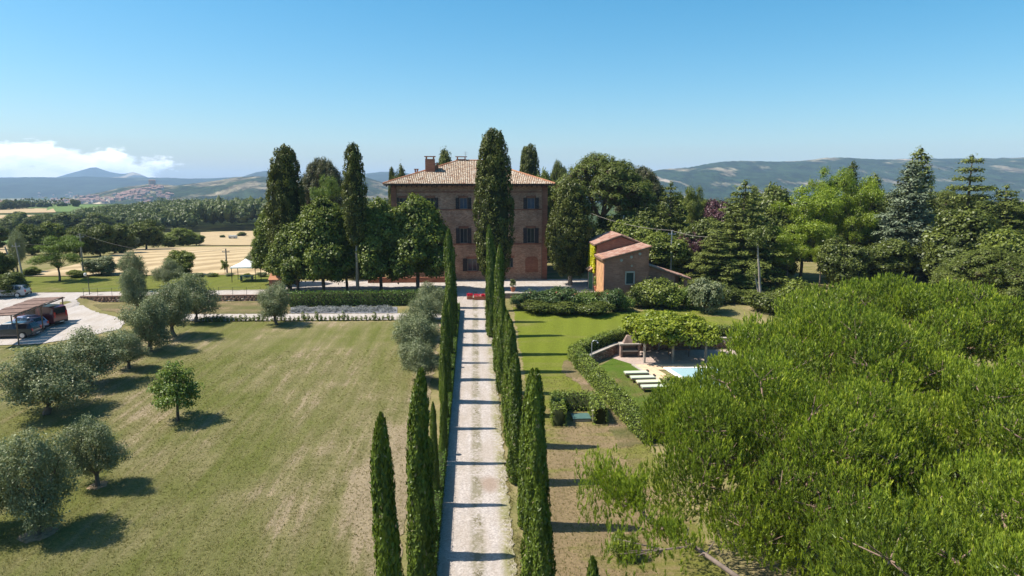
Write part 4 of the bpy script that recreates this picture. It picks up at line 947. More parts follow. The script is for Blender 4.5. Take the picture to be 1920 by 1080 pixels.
# rear, taller block with a gable
zl2 = on_y(1126, 460, by)[2]; xp, zp_ = on_y(1164.5, 443.5, by)[0], on_y(1164.5, 443.5, by)[2]; xr2 = on_y(1212, 462, by)[0]; zr2 = on_y(1203, 463, by)[2]
xl2 = xl+.02
b = MB(); b.yprof([(xl2, -.5), (xr2, -.5), (xr2, zr2), (xp, zp_-.04), (xl2, zl2)], by, by+.4); b.put('gable_wall', M['brick_red'], ob)
b = MB(); b.yprof([(xl2, -.5), (xr2, -.5), (xr2, zr2), (xp, zp_-.04), (xl2, zl2)], ey-.4, ey); b.put('gable_wall', M['brick_out'], ob)
b = MB(); b.box(xl2, xl2+.35, by+.4, ey-.4, -.5, zl2-.02); b.put('side_wall', M['plaster'], ob)
b = MB(); b.box(xr2-.35, xr2, by+.4, ey-.4, -.5, zr2-.02); b.put('side_wall', M['brick_out'], ob)
def roofpart(pa, pb, y0, y1, th=.14, seed=0, tmat='tile_ob'):   # slab from low eave pa to high pb (x,z), with tiles
    (xa, za), (xb, zb) = pa, pb; b = MB(); b.yprof([(xa, za), (xb, zb), (xb, zb+th), (xa, za+th)], y0, y1); r = b.put('roof', M['timber'], ob)
    lo, hi = ((xa, za), (xb, zb)) if za < zb else ((xb, zb), (xa, za))
    q = tiled((lo[0], y0, lo[1]+th), (lo[0], y1, lo[1]+th), (hi[0], y1, hi[1]+th), (hi[0], y0, hi[1]+th), seed=seed)
    tiles_part([q], r, tmat); return r
roofpart((xl-.28, zl-.08), (xr+.2, zr+.06), fy-.22, by-.003, seed=21)
roofpart((xl2-.35, zl2-.06), (xp-.005, zp_+.05), by-.22, ey+.2, seed=22)
roofpart((xr2+.3, zr2-.06), (xp+.005, zp_+.05), by-.22, ey+.2, seed=23)
# lean-to to the right
lx1, lz1 = at(1288, 524, 80.0); lxa, lza = at(1218.5, 498, 80.0)
b = MB(); b.yprof([(xr+.01, -2.4), (lx1-1.6, -2.4), (lx1-1.6, lz1+(lza-lz1)*1.6/(lx1-lxa)), (xr+.01, lza)], 79.5, 79.9); b.put('side_wall', M['brick_out'], ob)
b = MB(); b.box(lx1-.45, lx1-.1, 79.5, 79.85, -2.4, lz1); b.put('pillar', M['brick_out'], ob)
b = MB(); b.box(xr+.01, lx1-.1, 83.0, 83.3, -2.4, lz1+.2); b.put('back_wall', M['brick_out'], ob)
roofpart((lx1+.25, lz1+.02), (xr+.02, lza+.02), 79.3, 83.6, seed=24)
# openings
wn_ = MB(); wn_.box(xd0-.14, xd1+.14, fy-.06, fy-.003, zd1, zd1+.18); w1 = wn_.put('window', M['cap'], ob)
b = MB(); b.box(xd0, xd1, fy+.15, fy+.2, zd0, zd1); b.put('shutter', M['dark_green'], w1); b = MB(); b.box(xd0-.14, xd0-.003, fy-.05, fy-.003, zd0, zd1); b.box(xd1+.003, xd1+.14, fy-.05, fy-.003, zd0, zd1); b.put('frame', M['cap'], w1); b = MB(); b.box(xd0-.12, xd1+.12, fy-.08, fy-.003, zd0-.1, zd0-.003); b.put('sill', M['cap'], w1)
b = MB(); b.box(hb[0], hb[1], fy+.3, fy+.36, bz, hb[3]); b.put('door', M['shutter'], ob)
for q in ((1165, 488), (1184, 482), (1200, 476)):
    x, z = at(*q); b = MB(); b.tube([(x, fy-.04, z), (x, fy+.01, z)], .17, 12); b.put('round_vent', M['cap'], ob)
x, z = at(1184.5, 498.5); b = MB(); b.tube([(x, fy-.04, z), (x, fy+.01, z)], .12, 12); b.put('round_vent', M['cap'], ob)
# porch on the lit left side with the green door
px0 = on_y(1105, 500, 85)[0]
pA, pB = Vector((px0+.15, 86.3, 0)), Vector((xl-.01, 84.9, 0)); pt = (pB-pA).normalized(); pn = Vector((pt.y, -pt.x, 0))
def slab(s0, s1, o0, o1, z0, z1):
    P_ = [pA+pt*s0+pn*o0, pA+pt*s1+pn*o0, pA+pt*s1+pn*o1, pA+pt*s0+pn*o1]; m_ = MB(); m_.prism([(p.x, p.y) for p in P_][::-1], z0, z1); me_ = m_.mesh('slab'); bm = bmesh.new(); bm.from_mesh(me_); bmesh.ops.recalc_face_normals(bm, faces=bm.faces); bm.to_mesh(me_); bm.free(); return me_
obj('porch_wall', slab(0, (pB-pA).length, -.25, 0, 0, 2.45), M['plaster'], ob)
roofpart((px0-.15, 2.45), (xl+.0, 2.85), 84.5, 86.7, .1, 31, 'tile_orange')
obj('door', slab(.22, 1.25, .003, .08, .05, 2.2), M['green_door'], ob)
obj('door_frame', slab(.10, .215, .003, .11, .05, 2.3), M['cap'], ob); obj('door_frame', slab(1.255, 1.37, .003, .11, .05, 2.3), M['cap'], ob)
rng = np.random.default_rng(4); n = 4200; yy = rng.uniform(by+.2, ey-.1, n); zz = 2.3+(zl2-2.4)*rng.random(n)**.8; P = np.column_stack([xl2-.10-rng.random(n)*.22, yy, zz]); N = unit(np.array((-1., -.25, .2))+rng.normal(0, .5, (n, 3))); L = rng.uniform(.16, .3, n)
P2 = np.column_stack([rng.uniform(xl2-.3, xl2+.75, 700), by-.05-rng.random(700)*.2, 2.8+(zl2-3.0)*rng.random(700)])
b2 = quads(P, N, rng.normal(size=(n, 3)), L, L*.8)
creeper = obj('creeper', foliage_mesh('creeper', [(b2, rng.random(n))], None, [M['l_ivy']])); props(creeper, 'bright yellow green creeper covering the upper side of the outbuilding', 'creeper')
# terrace wall under the outbuilding yard and right terrace
b = MB(); tw0 = on_y(962, 560, 80)[0]
t = thing('terrace_wall', 'old stone terrace wall behind the rose shrubs right of the drive', 'wall', (0, 0, 0))
b.box(2.75, xl-.02, 82.3, 82.75, -1.0, .05); b.put('wall', M['stone_wall'], t)
b = MB(); b.box(2.7, xl-.02, 82.25, 82.8, .053, .15); b.put('coping', M['cap'], t)
# ------------------------------------------------------------------ stone wall of the left terrace with its stones
def stone_wall(name, label, A, B, z0, z1, thick=.45, seed=0, ws=.38, hs=.2, capz=.08, front=-1):
    t = thing(name, label, 'wall', (0, 0, 0)); A, B = Vector((*A, 0)), Vector((*B, 0)); d = (B-A); L = d.length; d.normalize(); nrm = Vector((d.y, -d.x, 0))
    rng = random.Random(seed); b = MB()
    z0f = z0 if callable(z0) else (lambda s: z0); z1f = z1 if callable(z1) else (lambda s: z1)
    n = max(1, int(L/2))
    def loc(s, o, z): p = A+d*s+nrm*o; return (p.x, p.y, z)
    for i in range(n):
        s0, s1 = L*i/n, L*(i+1)/n
        b.add([loc(s0, -thick/2, z0f(s0)), loc(s1, -thick/2, z0f(s1)), loc(s1, thick/2-.06, z0f(s1)), loc(s0, thick/2-.06, z0f(s0)), loc(s0, -thick/2, z1f(s0)), loc(s1, -thick/2, z1f(s1)), loc(s1, thick/2-.06, z1f(s1)), loc(s0, thick/2-.06, z1f(s0))],
              [(4, 5, 6, 7), (0, 1, 5, 4), (2, 3, 7, 6), (1, 2, 6, 5), (3, 0, 4, 7)])
    b.put('wall_core', M['brick'], t)
    V, Fq, Tn = [], [], []
    for r in range(int((max(z1f(0), z1f(L))-min(z0f(0), z0f(L)))/hs)+1):
        s = rng.uniform(-ws, 0)
        while s < L:
            w = ws*rng.uniform(.6, 1.5); s0, s1 = max(0, s), min(L, s+w); s += w
            if s1-s0 < .08: continue
            zm = (s0+s1)/2; za = min(z0f(0), z0f(L))+r*hs; zb = za+hs
            zb = min(zb, z1f(zm)); 
            if zb-za < .05 or zb < z0f(zm): continue
            o0, o1 = thick/2-.08, thick/2+rng.uniform(-.01, .05); q = .02; k = len(V)
            V += [loc(s0+.01, o0, za+.01), loc(s1-.01, o0, za+.01), loc(s1-.01, o0, zb-.01), loc(s0+.01, o0, zb-.01), loc(s0+q+rng.random()*.03, o1, za+q), loc(s1-q, o1, za+q+rng.random()*.03), loc(s1-q-rng.random()*.03, o1, zb-q), loc(s0+q, o1, zb-q-rng.random()*.03)]
            Fq += [(k+4, k+5, k+6, k+7), (k, k+1, k+5, k+4), (k+1, k+2, k+6, k+5), (k+2, k+3, k+7, k+6), (k+3, k, k+4, k+7)]; Tn += [rng.random()]*5
    o = obj('stones', np_mesh('stones', V, Fq, Tn), M['stones'], t); o['kind'] = 'stuff'
    b = MB()
    for i in range(n):
        s0, s1 = L*i/n+.004, L*(i+1)/n-.004
        b.add([loc(s0, -thick/2-.03, z1f(s0)+.003), loc(s1, -thick/2-.03, z1f(s1)+.003), loc(s1, thick/2+.03, z1f(s1)+.003), loc(s0, thick/2+.03, z1f(s0)+.003), loc(s0, -thick/2-.03, z1f(s0)+capz), loc(s1, -thick/2-.03, z1f(s1)+capz), loc(s1, thick/2+.03, z1f(s1)+capz), loc(s0, thick/2+.03, z1f(s0)+capz)],
              [(0, 3, 2, 1), (4, 5, 6, 7), (0, 1, 5, 4), (1, 2, 6, 5), (2, 3, 7, 6), (3, 0, 4, 7)])
    b.put('coping', M['cap'] if capz > .09 else M['stones'], t); return t
mm = Mat('rough brown wall stones'); tt_ = mm.N('ShaderNodeAttribute', attribute_name='tint').outputs['Fac']; nn_ = mm.noise(5, 4, .65)
M['stones'] = mm.pbr(mm.mix(1.0, mm.ramp(tt_, (0, (.20, .12, .09)), (.5, (.30, .19, .14)), (.85, (.36, .25, .19)), (1, (.46, .37, .30))), mm.ramp(nn_, (.3, .7), (.7, 1.2)), 'MULTIPLY'), .95, normal=mm.bump(nn_, .03), spec=.08)
wx0 = on_y(153, 555, 82.5)[0]; wx1 = on_y(544, 555, 80)[0]
sw = stone_wall('stone_wall', 'long low rough stone retaining wall below the gravel road at left', (wx0, 82.35), (wx1, 82.35), -.75, .12, seed=3)
# railing on that wall
def railing(x0, x1, y, z, label, step=1.3):
    t = thing('railing', label, 'railing', (x0, y, z)); n = int((x1-x0)/step)
    for i in range(n+1):
        b = MB(); x = i*(x1-x0)/n; b.tube([(x, 0, 0), (x, 0, .95)], .022, 6); b.put('post', M['dark_metal'], t)
    for zz in (.93, .5):
        b = MB(); b.tube([(0, .0, zz), (x1-x0, 0, zz)], .012, 5); b.put('rail', M['dark_metal'], t)
railing(on_y(156, 545, 82.4)[0], on_y(236, 545, 82.4)[0], 82.4, .19, 'thin dark iron railing on the wall end near the parking yard')
railing(on_y(410, 545, 82.4)[0], on_y(488, 545, 82.4)[0], 82.4, .19, 'thin dark iron railing on the wall near the white gazebo')
# pool garden retaining walls
pw1 = on_z(1108, 682, ZP)[:2]; pw2 = on_z(1152, 661, ZP)[:2]; pw3 = on_z(1173, 656, ZP)[:2]
ia = (pw1[0]-.5, pw1[1]-.8)
# follow the inner side of the hedge
def off_line(pts, d):
    out = []
    for i, p in enumerate(pts):
        a = pts[max(0, i-1)]; c = pts[min(len(pts)-1, i+1)]; t = Vector((c[0]-a[0], c[1]-a[1])).normalized(); n = Vector((t.y, -t.x)); out.append((p[0]+n.x*d, p[1]+n.y*d))
    return out
inner = off_line(hedge_line, .95)
t_i = [inner[4], inner[5], inner[7], inner[8], inner[10]]
for k, lab in ((0, 'short brown retaining wall beside the pool shower pipe'), (1, 'sloping topped brick retaining wall inside the pool hedge'), (2, 'short length of brick retaining wall behind the barbecue'), (3, 'brick retaining wall behind the vine pergola')):
    a, c = t_i[k], t_i[k+1]
    za, zc = float(plane(a[1]))+.15+(k > 0)*.1, float(plane(c[1]))+.25
    Lk = math.hypot(c[0]-a[0], c[1]-a[1])
    stone_wall('retaining_wall', lab, a, c, ZP-.1, (lambda s, za=za, zc=zc, Lk=Lk: za+(zc-za)*s/Lk), .35, 40+k, .3, .16, .1)
gp = [on_z(*p, ZP)[:2] for p in ((1108, 690), (1150, 674), (1180, 672), (1200, 685), (1262, 740), (1262, 800), (1200, 800))]
lp = off_line(hedge_line[:6], .55)
sheet('lawn', [lp[0], lp[1], lp[2], lp[3], lp[4]] + [on_z(1150, 672, ZP)[:2], on_z(1172, 671, ZP)[:2], on_z(1190, 684, ZP)[:2], on_z(1262, 732, ZP)[:2], on_z(1330, 800, ZP)[:2]], M['lawn_pool'], 1.0, .03, lambda x, y: ZP)
q = [on_z(1148, 672, ZP)[:2], on_z(1158, 657, ZP)[:2], on_z(1420, 656, ZP)[:2], on_z(1420, 686, ZP)[:2], on_z(1190, 685, ZP)[:2]]
sheet('pool_paving', [q[0], q[4], q[3], q[2], q[1]], M['paving'], 2, .04, lambda x, y: ZP)
# deck slabs around the pool (each slab its own piece)
da, db, dc = Vector(on_z(1190, 685, ZP)[:2]), Vector(on_z(1270, 735, ZP)[:2]), Vector(on_z(1400, 686, ZP)[:2])
pool_pts = [Vector(on_z(*p, ZP)[:2]) for p in ((1243, 691.5), (1330, 690.5))]
pa = pool_pts[0]; ex_ = Vector((1, 0)); ed = (db-da).normalized()
pool_w, pool_l = 9.0, 7.0; pd = Vector(on_z(1265, 706, ZP)[:2])-pa; pd.normalize(); pb = pa+ex_*pool_w
pool = thing('swimming_pool', 'pale turquoise swimming pool with white rim beside the stone deck', 'pool', (0, 0, 0))
rim_o = [pa, pb, pb+pd*pool_l, pa+pd*pool_l]; c_ = sum(rim_o, Vector((0, 0)))/4
b = MB(); rim_i = [p+(c_-p).normalized()*.55 for p in rim_o]
for i in range(4):
    j = (i+1) % 4; P_ = [rim_o[i], rim_o[j], rim_i[j], rim_i[i]]
    b.add([(p.x, p.y, ZP+.06) for p in P_]+[(p.x, p.y, ZP+.13) for p in P_], [(0, 3, 2, 1), (4, 5, 6, 7), (0, 1, 5, 4), (1, 2, 6, 5), (2, 3, 7, 6), (3, 0, 4, 7)])
me_ = b.mesh('rim'); bm = bmesh.new(); bm.from_mesh(me_); bmesh.ops.recalc_face_normals(bm, faces=bm.faces); bm.to_mesh(me_); bm.free(); obj('rim', me_, M['pool_rim'], pool)
b = MB(); b.add([(p.x, p.y, ZP+.085) for p in rim_i], [(0, 3, 2, 1)]); me_ = b.mesh('water'); 
if me_.polygons[0].normal.z < 0: me_.flip_normals()
obj('water', me_, M['water'], pool)
k0 = 0
uu = ed; vv = Vector((1, 0))
for i in range(12):
    for j in range(14):
        P0 = da+uu*i*.9+vv*(j*.62); P_ = [P0, P0+vv*.60, P0+vv*.60+uu*.88, P0+uu*.88]
        if any(inside([(q_.x, q_.y) for q_ in rim_o], p.x, p.y) for p in P_) or P_[0].x-pa.x > 3.5: continue
        b = MB(); h_ = ZP+.075+RT.uniform(-.006, .006); z_ = ZP+.0
        b.add([(p.x, p.y, z_) for p in P_]+[(p.x, p.y, h_) for p in P_], [(0, 1, 2, 3), (7, 6, 5, 4), (0, 4, 5, 1), (1, 5, 6, 2), (2, 6, 7, 3), (3, 7, 4, 0)]); b.put('deck_slab', M['deck'], pool); k0 += 1
b = MB(); b.add([(p.x, p.y, z) for z in (ZP+.02, ZP+.10) for p in (da-vv*.28, da-vv*.02, da-vv*.02+uu*11, da-vv*.28+uu*11)], [(0, 1, 2, 3), (7, 6, 5, 4), (0, 4, 5, 1), (1, 5, 6, 2), (2, 6, 7, 3), (3, 7, 4, 0)]); b.put('deck_kerb', M['cap'], pool)
# sun loungers
def lounger(px, py, mat, label):
    p = on_z(px, py, ZP); t = thing('sun_lounger', label, 'sun lounger', (p[0], p[1], ZP+.03), R(2), 'sun loungers on the pool lawn')
    b = MB(); b.box(-.95, .95, -.34, -.29, .24, .31); b.box(-.95, .95, .29, .34, .24, .31); b.box(-.95, -.88, -.29, .29, .24, .31); b.box(.88, .95, -.29, .29, .24, .31); b.put('frame', M['timber'], t)
    for sx_ in (-.82, .78):
        for sy_ in (-.3, .3):
            b = MB(); b.box(sx_-.035, sx_+.035, sy_-.03, sy_+.03, -.02, .24); b.put('leg', M['timber'], t)
    b = MB(); b.xprof([(-.31, .313), (.31, .313), (.31, .40), (.26, .43), (-.26, .43), (-.31, .40)], -.96, .96); b.put('mattress', M[mat], t)
    b = MB(); b.box(.86, .99, -.22, .22, .434, .53); b.put('pillow', M['shutter'], t)
for px, py, mt, lb in ((1193, 707, 'cushion', 'cream sun lounger at the far end of the row by the pool deck'), (1205, 716, 'cushion', 'cream sun lounger, second in the row from the pergola'), (1217, 724.5, 'cushion2', 'pale yellow cushioned sun lounger, third in the row'), (1226, 733.5, 'cushion', 'cream sun lounger nearest the camera beside the deck edge')): lounger(px, py, mt, lb)
# shower pipe
p = on_z(1109, 684, ZP); t = thing('garden_shower', 'grey bent pipe shower at the inner corner of the pool hedge', 'shower', (p[0], p[1], ZP))
b = MB(); b.tube([(0, 0, 0), (0, 0, 1.9), (.06, 0, 2.05), (.2, 0, 2.12), (.42, 0, 2.08), (.5, 0, 1.98)], .04, 8); b.put('pipe', M['metal'], t); b = MB(); b.lathe([(.01, .06), (.09, .0), (.09, -.03)], .5, 0, 1.93); b.put('shower_head', M['metal'], t)
# barbecue
p = on_z(1180, 669, ZP); bq = thing('barbecue', 'masonry garden barbecue with pale stone shelves beside the pergola', 'barbecue', (p[0], p[1], ZP), R(0))
b = MB(); b.box(-.85, -.70, -.35, .35, 0, 1.15); b.box(.70, .85, -.35, .35, 0, 1.15); b.box(-.70, .70, .25, .35, 0, 1.15); b.put('side_walls', M['stone_wall'], bq)
b = MB(); b.box(-.95, .95, -.42, .42, 1.153, 1.27); b.put('counter', M['cap'], bq); b = MB(); b.box(-.695, .695, -.38, .245, .55, .66); b.put('shelf', M['cap'], bq)
b = MB(); b.add([(-.6, -.2, 1.273), (.6, -.2, 1.273), (.6, .38, 1.273), (-.6, .38, 1.273), (-.25, 0, 1.95), (.25, 0, 1.95), (.25, .3, 1.95), (-.25, .3, 1.95)], [(0, 3, 2, 1), (4, 5, 6, 7), (0, 1, 5, 4), (1, 2, 6, 5), (2, 3, 7, 6), (3, 0, 4, 7)]); b.put('hood', M['stone_wall'], bq)
p = on_z(1161, 663, ZP); t = thing('stone_bench', 'small pale topped masonry block left of the barbecue', 'bench', (p[0], p[1], ZP)); b = MB(); b.box(-.5, .5, -.3, .3, 0, .85); b.put('base', M['stone_wall'], t); b = MB(); b.box(-.56, .56, -.35, .35, .853, .95); b.put('slab', M['cap'], t)
# pergola
pl_ = on_z(1208, 681, ZP); pr_ = on_z(1322, 679, ZP); pbk = on_z(1208, 660, ZP)[1]
pg = thing('pergola', 'low pergola overgrown with bright green vine by the pool', 'pergola', (0, 0, 0))
yf, yb = pl_[1], inner[9][1]-.8; xa_, xb_ = pl_[0], pr_[0]; HP = 2.35
for x in (xa_, (xa_+xb_)/2-.2, xb_):
    for y in (yf, yb):
        b = MB(); b.tube([(x, y, ZP), (x, y, ZP+HP-.12)], .11, 8); b.put('post', M['cap'] if x == xa_ and y == yf else M['pole_wood'], pg)
for y in (yf, yb):
    b = MB(); b.box(xa_-.5, xb_+.5, y-.07, y+.07, ZP+HP-.12, ZP+HP); b.put('beam', M['timber'], pg)
for i in range(12):
    x = xa_-.4+i*(xb_-xa_+.8)/11; b = MB(); b.box(x-.04, x+.04, yf-.5, yb+.5, ZP+HP+.002, ZP+HP+.1); b.put('rafter', M['timber'], pg)
rr_ = random.Random(8); lob = []
for i in range(48):
    x = rr_.uniform(xa_-.6, xb_+.5); y = rr_.uniform(yf-.6, yb+.4); lob.append(((x, y, ZP+HP+.35+.35*math.sin((x-xa_)*.6)+rr_.uniform(-.15, .3)), (rr_.uniform(.6, 1.0), rr_.uniform(.6, 1.0), rr_.uniform(.28, .5))))
for i in range(12): lob.append(((xa_-.6+i*(xb_-xa_+1.1)/11, yf-.7, ZP+HP-.05+rr_.uniform(-.2, .15)), (.55, .45, .5)))
V, T = crown(lob, .34, 15, .16, .24, .75, 9, out=.6, up=.5, rnd=.8)
vn = obj('grapevine', foliage_mesh('grapevine', [(V, T)], core(lob, .5, 3), [M['l_vine'], M['inner']])); props(vn, 'bright green grapevine spread over the pergola roof by the pool', 'vine')
b = MB(); xm = (xa_+xb_)/2
t = thing('garden_table', 'dark table standing in the shade under the pergola', 'table', (xm+1, (yf+yb)/2, ZP)); b.box(-.9, .9, -.45, .45, .70, .75); b.put('tabletop', M['timber'], t)
for sx_ in (-.8, .8):
    for sy_ in (-.38, .38): b = MB(); b.box(sx_-.03, sx_+.03, sy_-.03, sy_+.03, 0, .70); b.put('leg', M['timber'], t)
# tank cover in the U hedge
p = on_plane(1089, 786); t = thing('tank_cover', 'square blue green metal cover inside the U shaped hedge', 'cover', (p[0], p[1], p[2])); b = MB(); b.box(-.55, .55, -.5, .5, 0, .16); b.put('base', M['cap'], t); b = MB(); b.box(-.6, .6, -.55, .55, .163, .24); b.put('lid', M['green_lid'], t, bevel=.01)
p = on_plane(1112, 792); t = thing('marker_post', 'small pale post at the corner of the U shaped hedge', 'post', p); b = MB(); b.box(-.06, .06, -.06, .06, 0, .75); b.put('post', M['cap'], t); b = MB(); b.box(-.09, .09, -.09, .09, .753, .82); b.put('post_cap', M['cap'], t)
# ------------------------------------------------------------------ lamps, poles, wires
def lamp(x, y, h, label, mat='rust'):
    t = thing('garden_lamp', label, 'lamp', (x, y, G(x, y)), group='garden lamp posts'); b = MB(); b.tube([(0, 0, 0), (0, 0, h)], .035, 7); b.put('post', M[mat], t)
    b = MB(); b.lathe([(.02, 0), (.09, .02), (.14, .14), (.17, .2), (.03, .24)], 0, 0, h); b.put('lamp_head', M['dark_metal'], t)
lamp(-2.75, 37.8, 2.45, 'slim rust brown garden lamp between the left cypresses, nearest one'); lamp(-2.75, 54.5, 2.4, 'slim garden lamp by the left cypresses near the grey olive trees'); 
p = on_g(168, 553); t = thing('street_lamp', 'white globe lamp post at the end of the stone wall', 'lamp', p); b = MB(); b.tube([(0, 0, 0), (0, 0, 2.5)], .045, 7); b.put('post', M['dark_metal'], t); b = MB(); b.lathe([(.03, 0), (.15, .08), (.19, .22), (.14, .36), (.02, .42)], -.3, 0, 2.3); b.put('globe', M['white'], t); b = MB(); b.tube([(0, 0, 2.4), (-.3, 0, 2.3)], .02, 5); b.put('arm', M['dark_metal'], t)
def upole(px, base_py, top_py, label, Y=None, lean=0, mat='pole_wood', cross=True):
    p = on_g(px, base_py) if Y is None else (*on_y(px, base_py, Y)[:2], G(*on_y(px, base_py, Y)[:2])); h = on_y(px, top_py, p[1])[2]-p[2]
    t = thing('utility_pole', label, 'utility pole', p); b = MB(); b.tube([(0, 0, -.2), (lean, 0, h)], [.14, .09], 8); b.put('pole', M[mat], t)
    if cross:
        b = MB(); b.box(lean*.97-.55, lean*.97+.55, -.05, .05, h-.55, h-.45); b.put('crossarm', M[mat], t)
        for s in (-.45, .45): b = MB(); b.lathe([(.03, 0), (.05, .06), (.03, .12)], lean*.97+s, 0, h-.449, 8); b.put('insulator', M['metal'], t)
    return Vector(p)+Vector((lean, 0, h))
a1 = upole(157, 519, 438, 'thin wooden utility pole at the field edge behind the bright green tree')
a2 = upole(46, 534, 455, 'leaning bare pole on the far grass at the left edge', lean=-.6)
a3 = upole(33, 528, 462, 'tilted dark pole behind the left edge trees', lean=-1.2, cross=False)
a4 = upole(426, 513, 466, 'utility pole at the near edge of the straw field')
def wire(a, c, label, sag=1.0, r=.016, mat='pole_wood', name='power_line'):
    a, c = Vector(a), Vector(c); b = MB(); b.tube([a.lerp(c, i/16)-Vector((0, 0, sag*4*(i/16)*(1-i/16))) for i in range(17)], r, 5); props(b.put(name, M[mat]), label, 'power line')
wire(a1, a2, 'thin power line between the two left poles', .8); wire(a1, a4, 'thin power line crossing over the straw field', 1.5)
e1 = upole(1257, 520, 432, 'pale grey utility pole behind the lean-to of the outbuilding', Y=90, mat='metal'); e2 = upole(1150, 480, 404, 'slanting pale pole among the trees behind the outbuilding', Y=104, lean=1.5, mat='metal', cross=False)
wl_ = Vector(on_y(1108, 400, 104)); wire(wl_, e1, 'grey power line from the villa side down to the pale pole', .5, .024); wr_ = Vector(on_y(1345, 444, 84)); wire(e1, wr_, 'grey power line running right from the pale pole into the trees', .3, .024)
# ------------------------------------------------------------------ gazebo, brick hut
p = on_g(463, 527); gz_ = thing('gazebo', 'white canvas pavilion tent with dark legs on the far grass', 'gazebo', p, R(4)); w = on_g(484, 527)[0]-p[0]
for sx_ in (-1, 1):
    for sy_ in (-1, 1): b = MB(); b.tube([(sx_*w, sy_*w, 0), (sx_*w, sy_*w, 2.15)], .05, 6); b.put('leg', M['dark_metal'], gz_)
b = MB(); e = w+.15; b.add([(-e, -e, 2.15), (e, -e, 2.15), (e, e, 2.15), (-e, e, 2.15), (-e*.42, -e*.42, 2.6), (e*.42, -e*.42, 2.6), (e*.42, e*.42, 2.6), (-e*.42, e*.42, 2.6), (0, 0, 3.15), (-e, -e, 1.98), (e, -e, 1.98), (e, e, 1.98), (-e, e, 1.98)],
      [(0, 1, 5, 4), (1, 2, 6, 5), (2, 3, 7, 6), (3, 0, 4, 7), (4, 5, 8), (5, 6, 8), (6, 7, 8), (7, 4, 8), (9, 10, 1, 0), (10, 11, 2, 1), (11, 12, 3, 2), (12, 9, 0, 3)]); b.put('canopy', M['canvas'], gz_)
t = thing('garden_table', 'green garden table with benches under the white gazebo', 'table', p); b = MB(); b.box(-.9, .9, -.45, .45, .7, .76); b.put('tabletop', M['green_lid'], t)
for sx_ in (-.75, .75): b = MB(); b.box(sx_-.04, sx_+.04, -.38, .38, 0, .7); b.put('leg', M['green_lid'], t)
for sy_ in (-.8, .8): b = MB(); b.box(-.9, .9, sy_-.14, sy_+.14, .4, .45); b.put('bench_seat', M['green_lid'], t)
hp = on_y(516, 540, 85.5); w = (on_y(527, 540, 85.5)[0]-on_y(505, 540, 85.5)[0])/2; h1, h2 = on_y(516, 524.5, 85.5)[2], on_y(516, 509, 87.3)[2]
hut = thing('brick_hut', 'small red brick garden hut with sloping tiled top by the hedge end', 'hut', (hp[0], 85.5, 0)); b = MB(); b.box(-w, w, 0, 1.9, 0, h1); b.put('wall', M['brick_red'], hut)
b = MB(); b.xprof([(-.12, h1+.003), (2.05, h1+.003), (2.05, h2+.003), (1.75, h2+.08)], -w-.1, w+.1); r_ = b.put('roof', M['tile_orange'], hut)
b = MB(); b.box(-.35, .35, -.05, -.003, .05, 1.5); b.put('door', M['timber'], hut)
# ------------------------------------------------------------------ geranium troughs and pots
def trough(px, py, w, label, Y=None, col='terracotta'):
    p = on_g(px, py); t = thing('flower_trough', label, 'flower trough', p, group='red flower troughs at the top of the drive'); b = MB(); b.xprof([(-.2, 0), (.2, 0), (.25, .4), (-.25, .4)], -w/2, w/2); b.put('trough', M[col], t)
    rng = np.random.default_rng(int(px)); n = 420; P = np.column_stack([rng.uniform(-w/2, w/2, n), rng.normal(0, .13, n), .42+rng.random(n)*.28]); N = sph(n, rng); L = rng.uniform(.05, .11, n)
    obj('flowers', foliage_mesh('flowers', [(quads(P, N, rng.normal(size=(n, 3)), L, L*.9), rng.random(n))], None, [M['geranium']]), None, t)
trough(881, 561, .7, 'small trough of red geraniums in the shade at the top of the drive'); trough(898, 562, 1.2, 'terracotta trough full of red geraniums in the sun'); trough(910, 562, .9, 'terracotta trough of red geraniums beside the right cypress row')
def pot(x, y, z, s, label, mat='l_mid'):
    t = thing('potted_plant', label, 'potted plant', (x, y, z), 0, None, (s, s, s)); b = MB(); b.lathe([(.2, 0), (.3, .45), (.34, .5), (.34, .56), (.27, .56)]); b.put('pot', M['terracotta'], t)
    V, T = crown([((0, 0, .9), .32), ((.1, .1, 1.2), .26), ((-.1, 0, 1.35), .2)], .13, 10, .06, .12, .5, 3); obj('foliage', foliage_mesh('foliage', [(V, T)], None, [M[mat]]), None, t)
q_ = on_y(1120, 541, 84); pot(q_[0]-.1, 83.6, .0, 1.25, 'tall leafy plant in a terracotta pot beside the outbuilding door')
q_ = on_y(957, 540, 84); pot(q_[0]+.3, 83.6, .12, 1.0, 'dark leafy pot plant on the terrace wall right of the drive', 'l_round')
# ------------------------------------------------------------------ carport and cars
yc = []
def P3(px, py, h):  # point of the photograph at height h above the yard there
    z = -.9+h; return Vector(on_z(px, py, z))
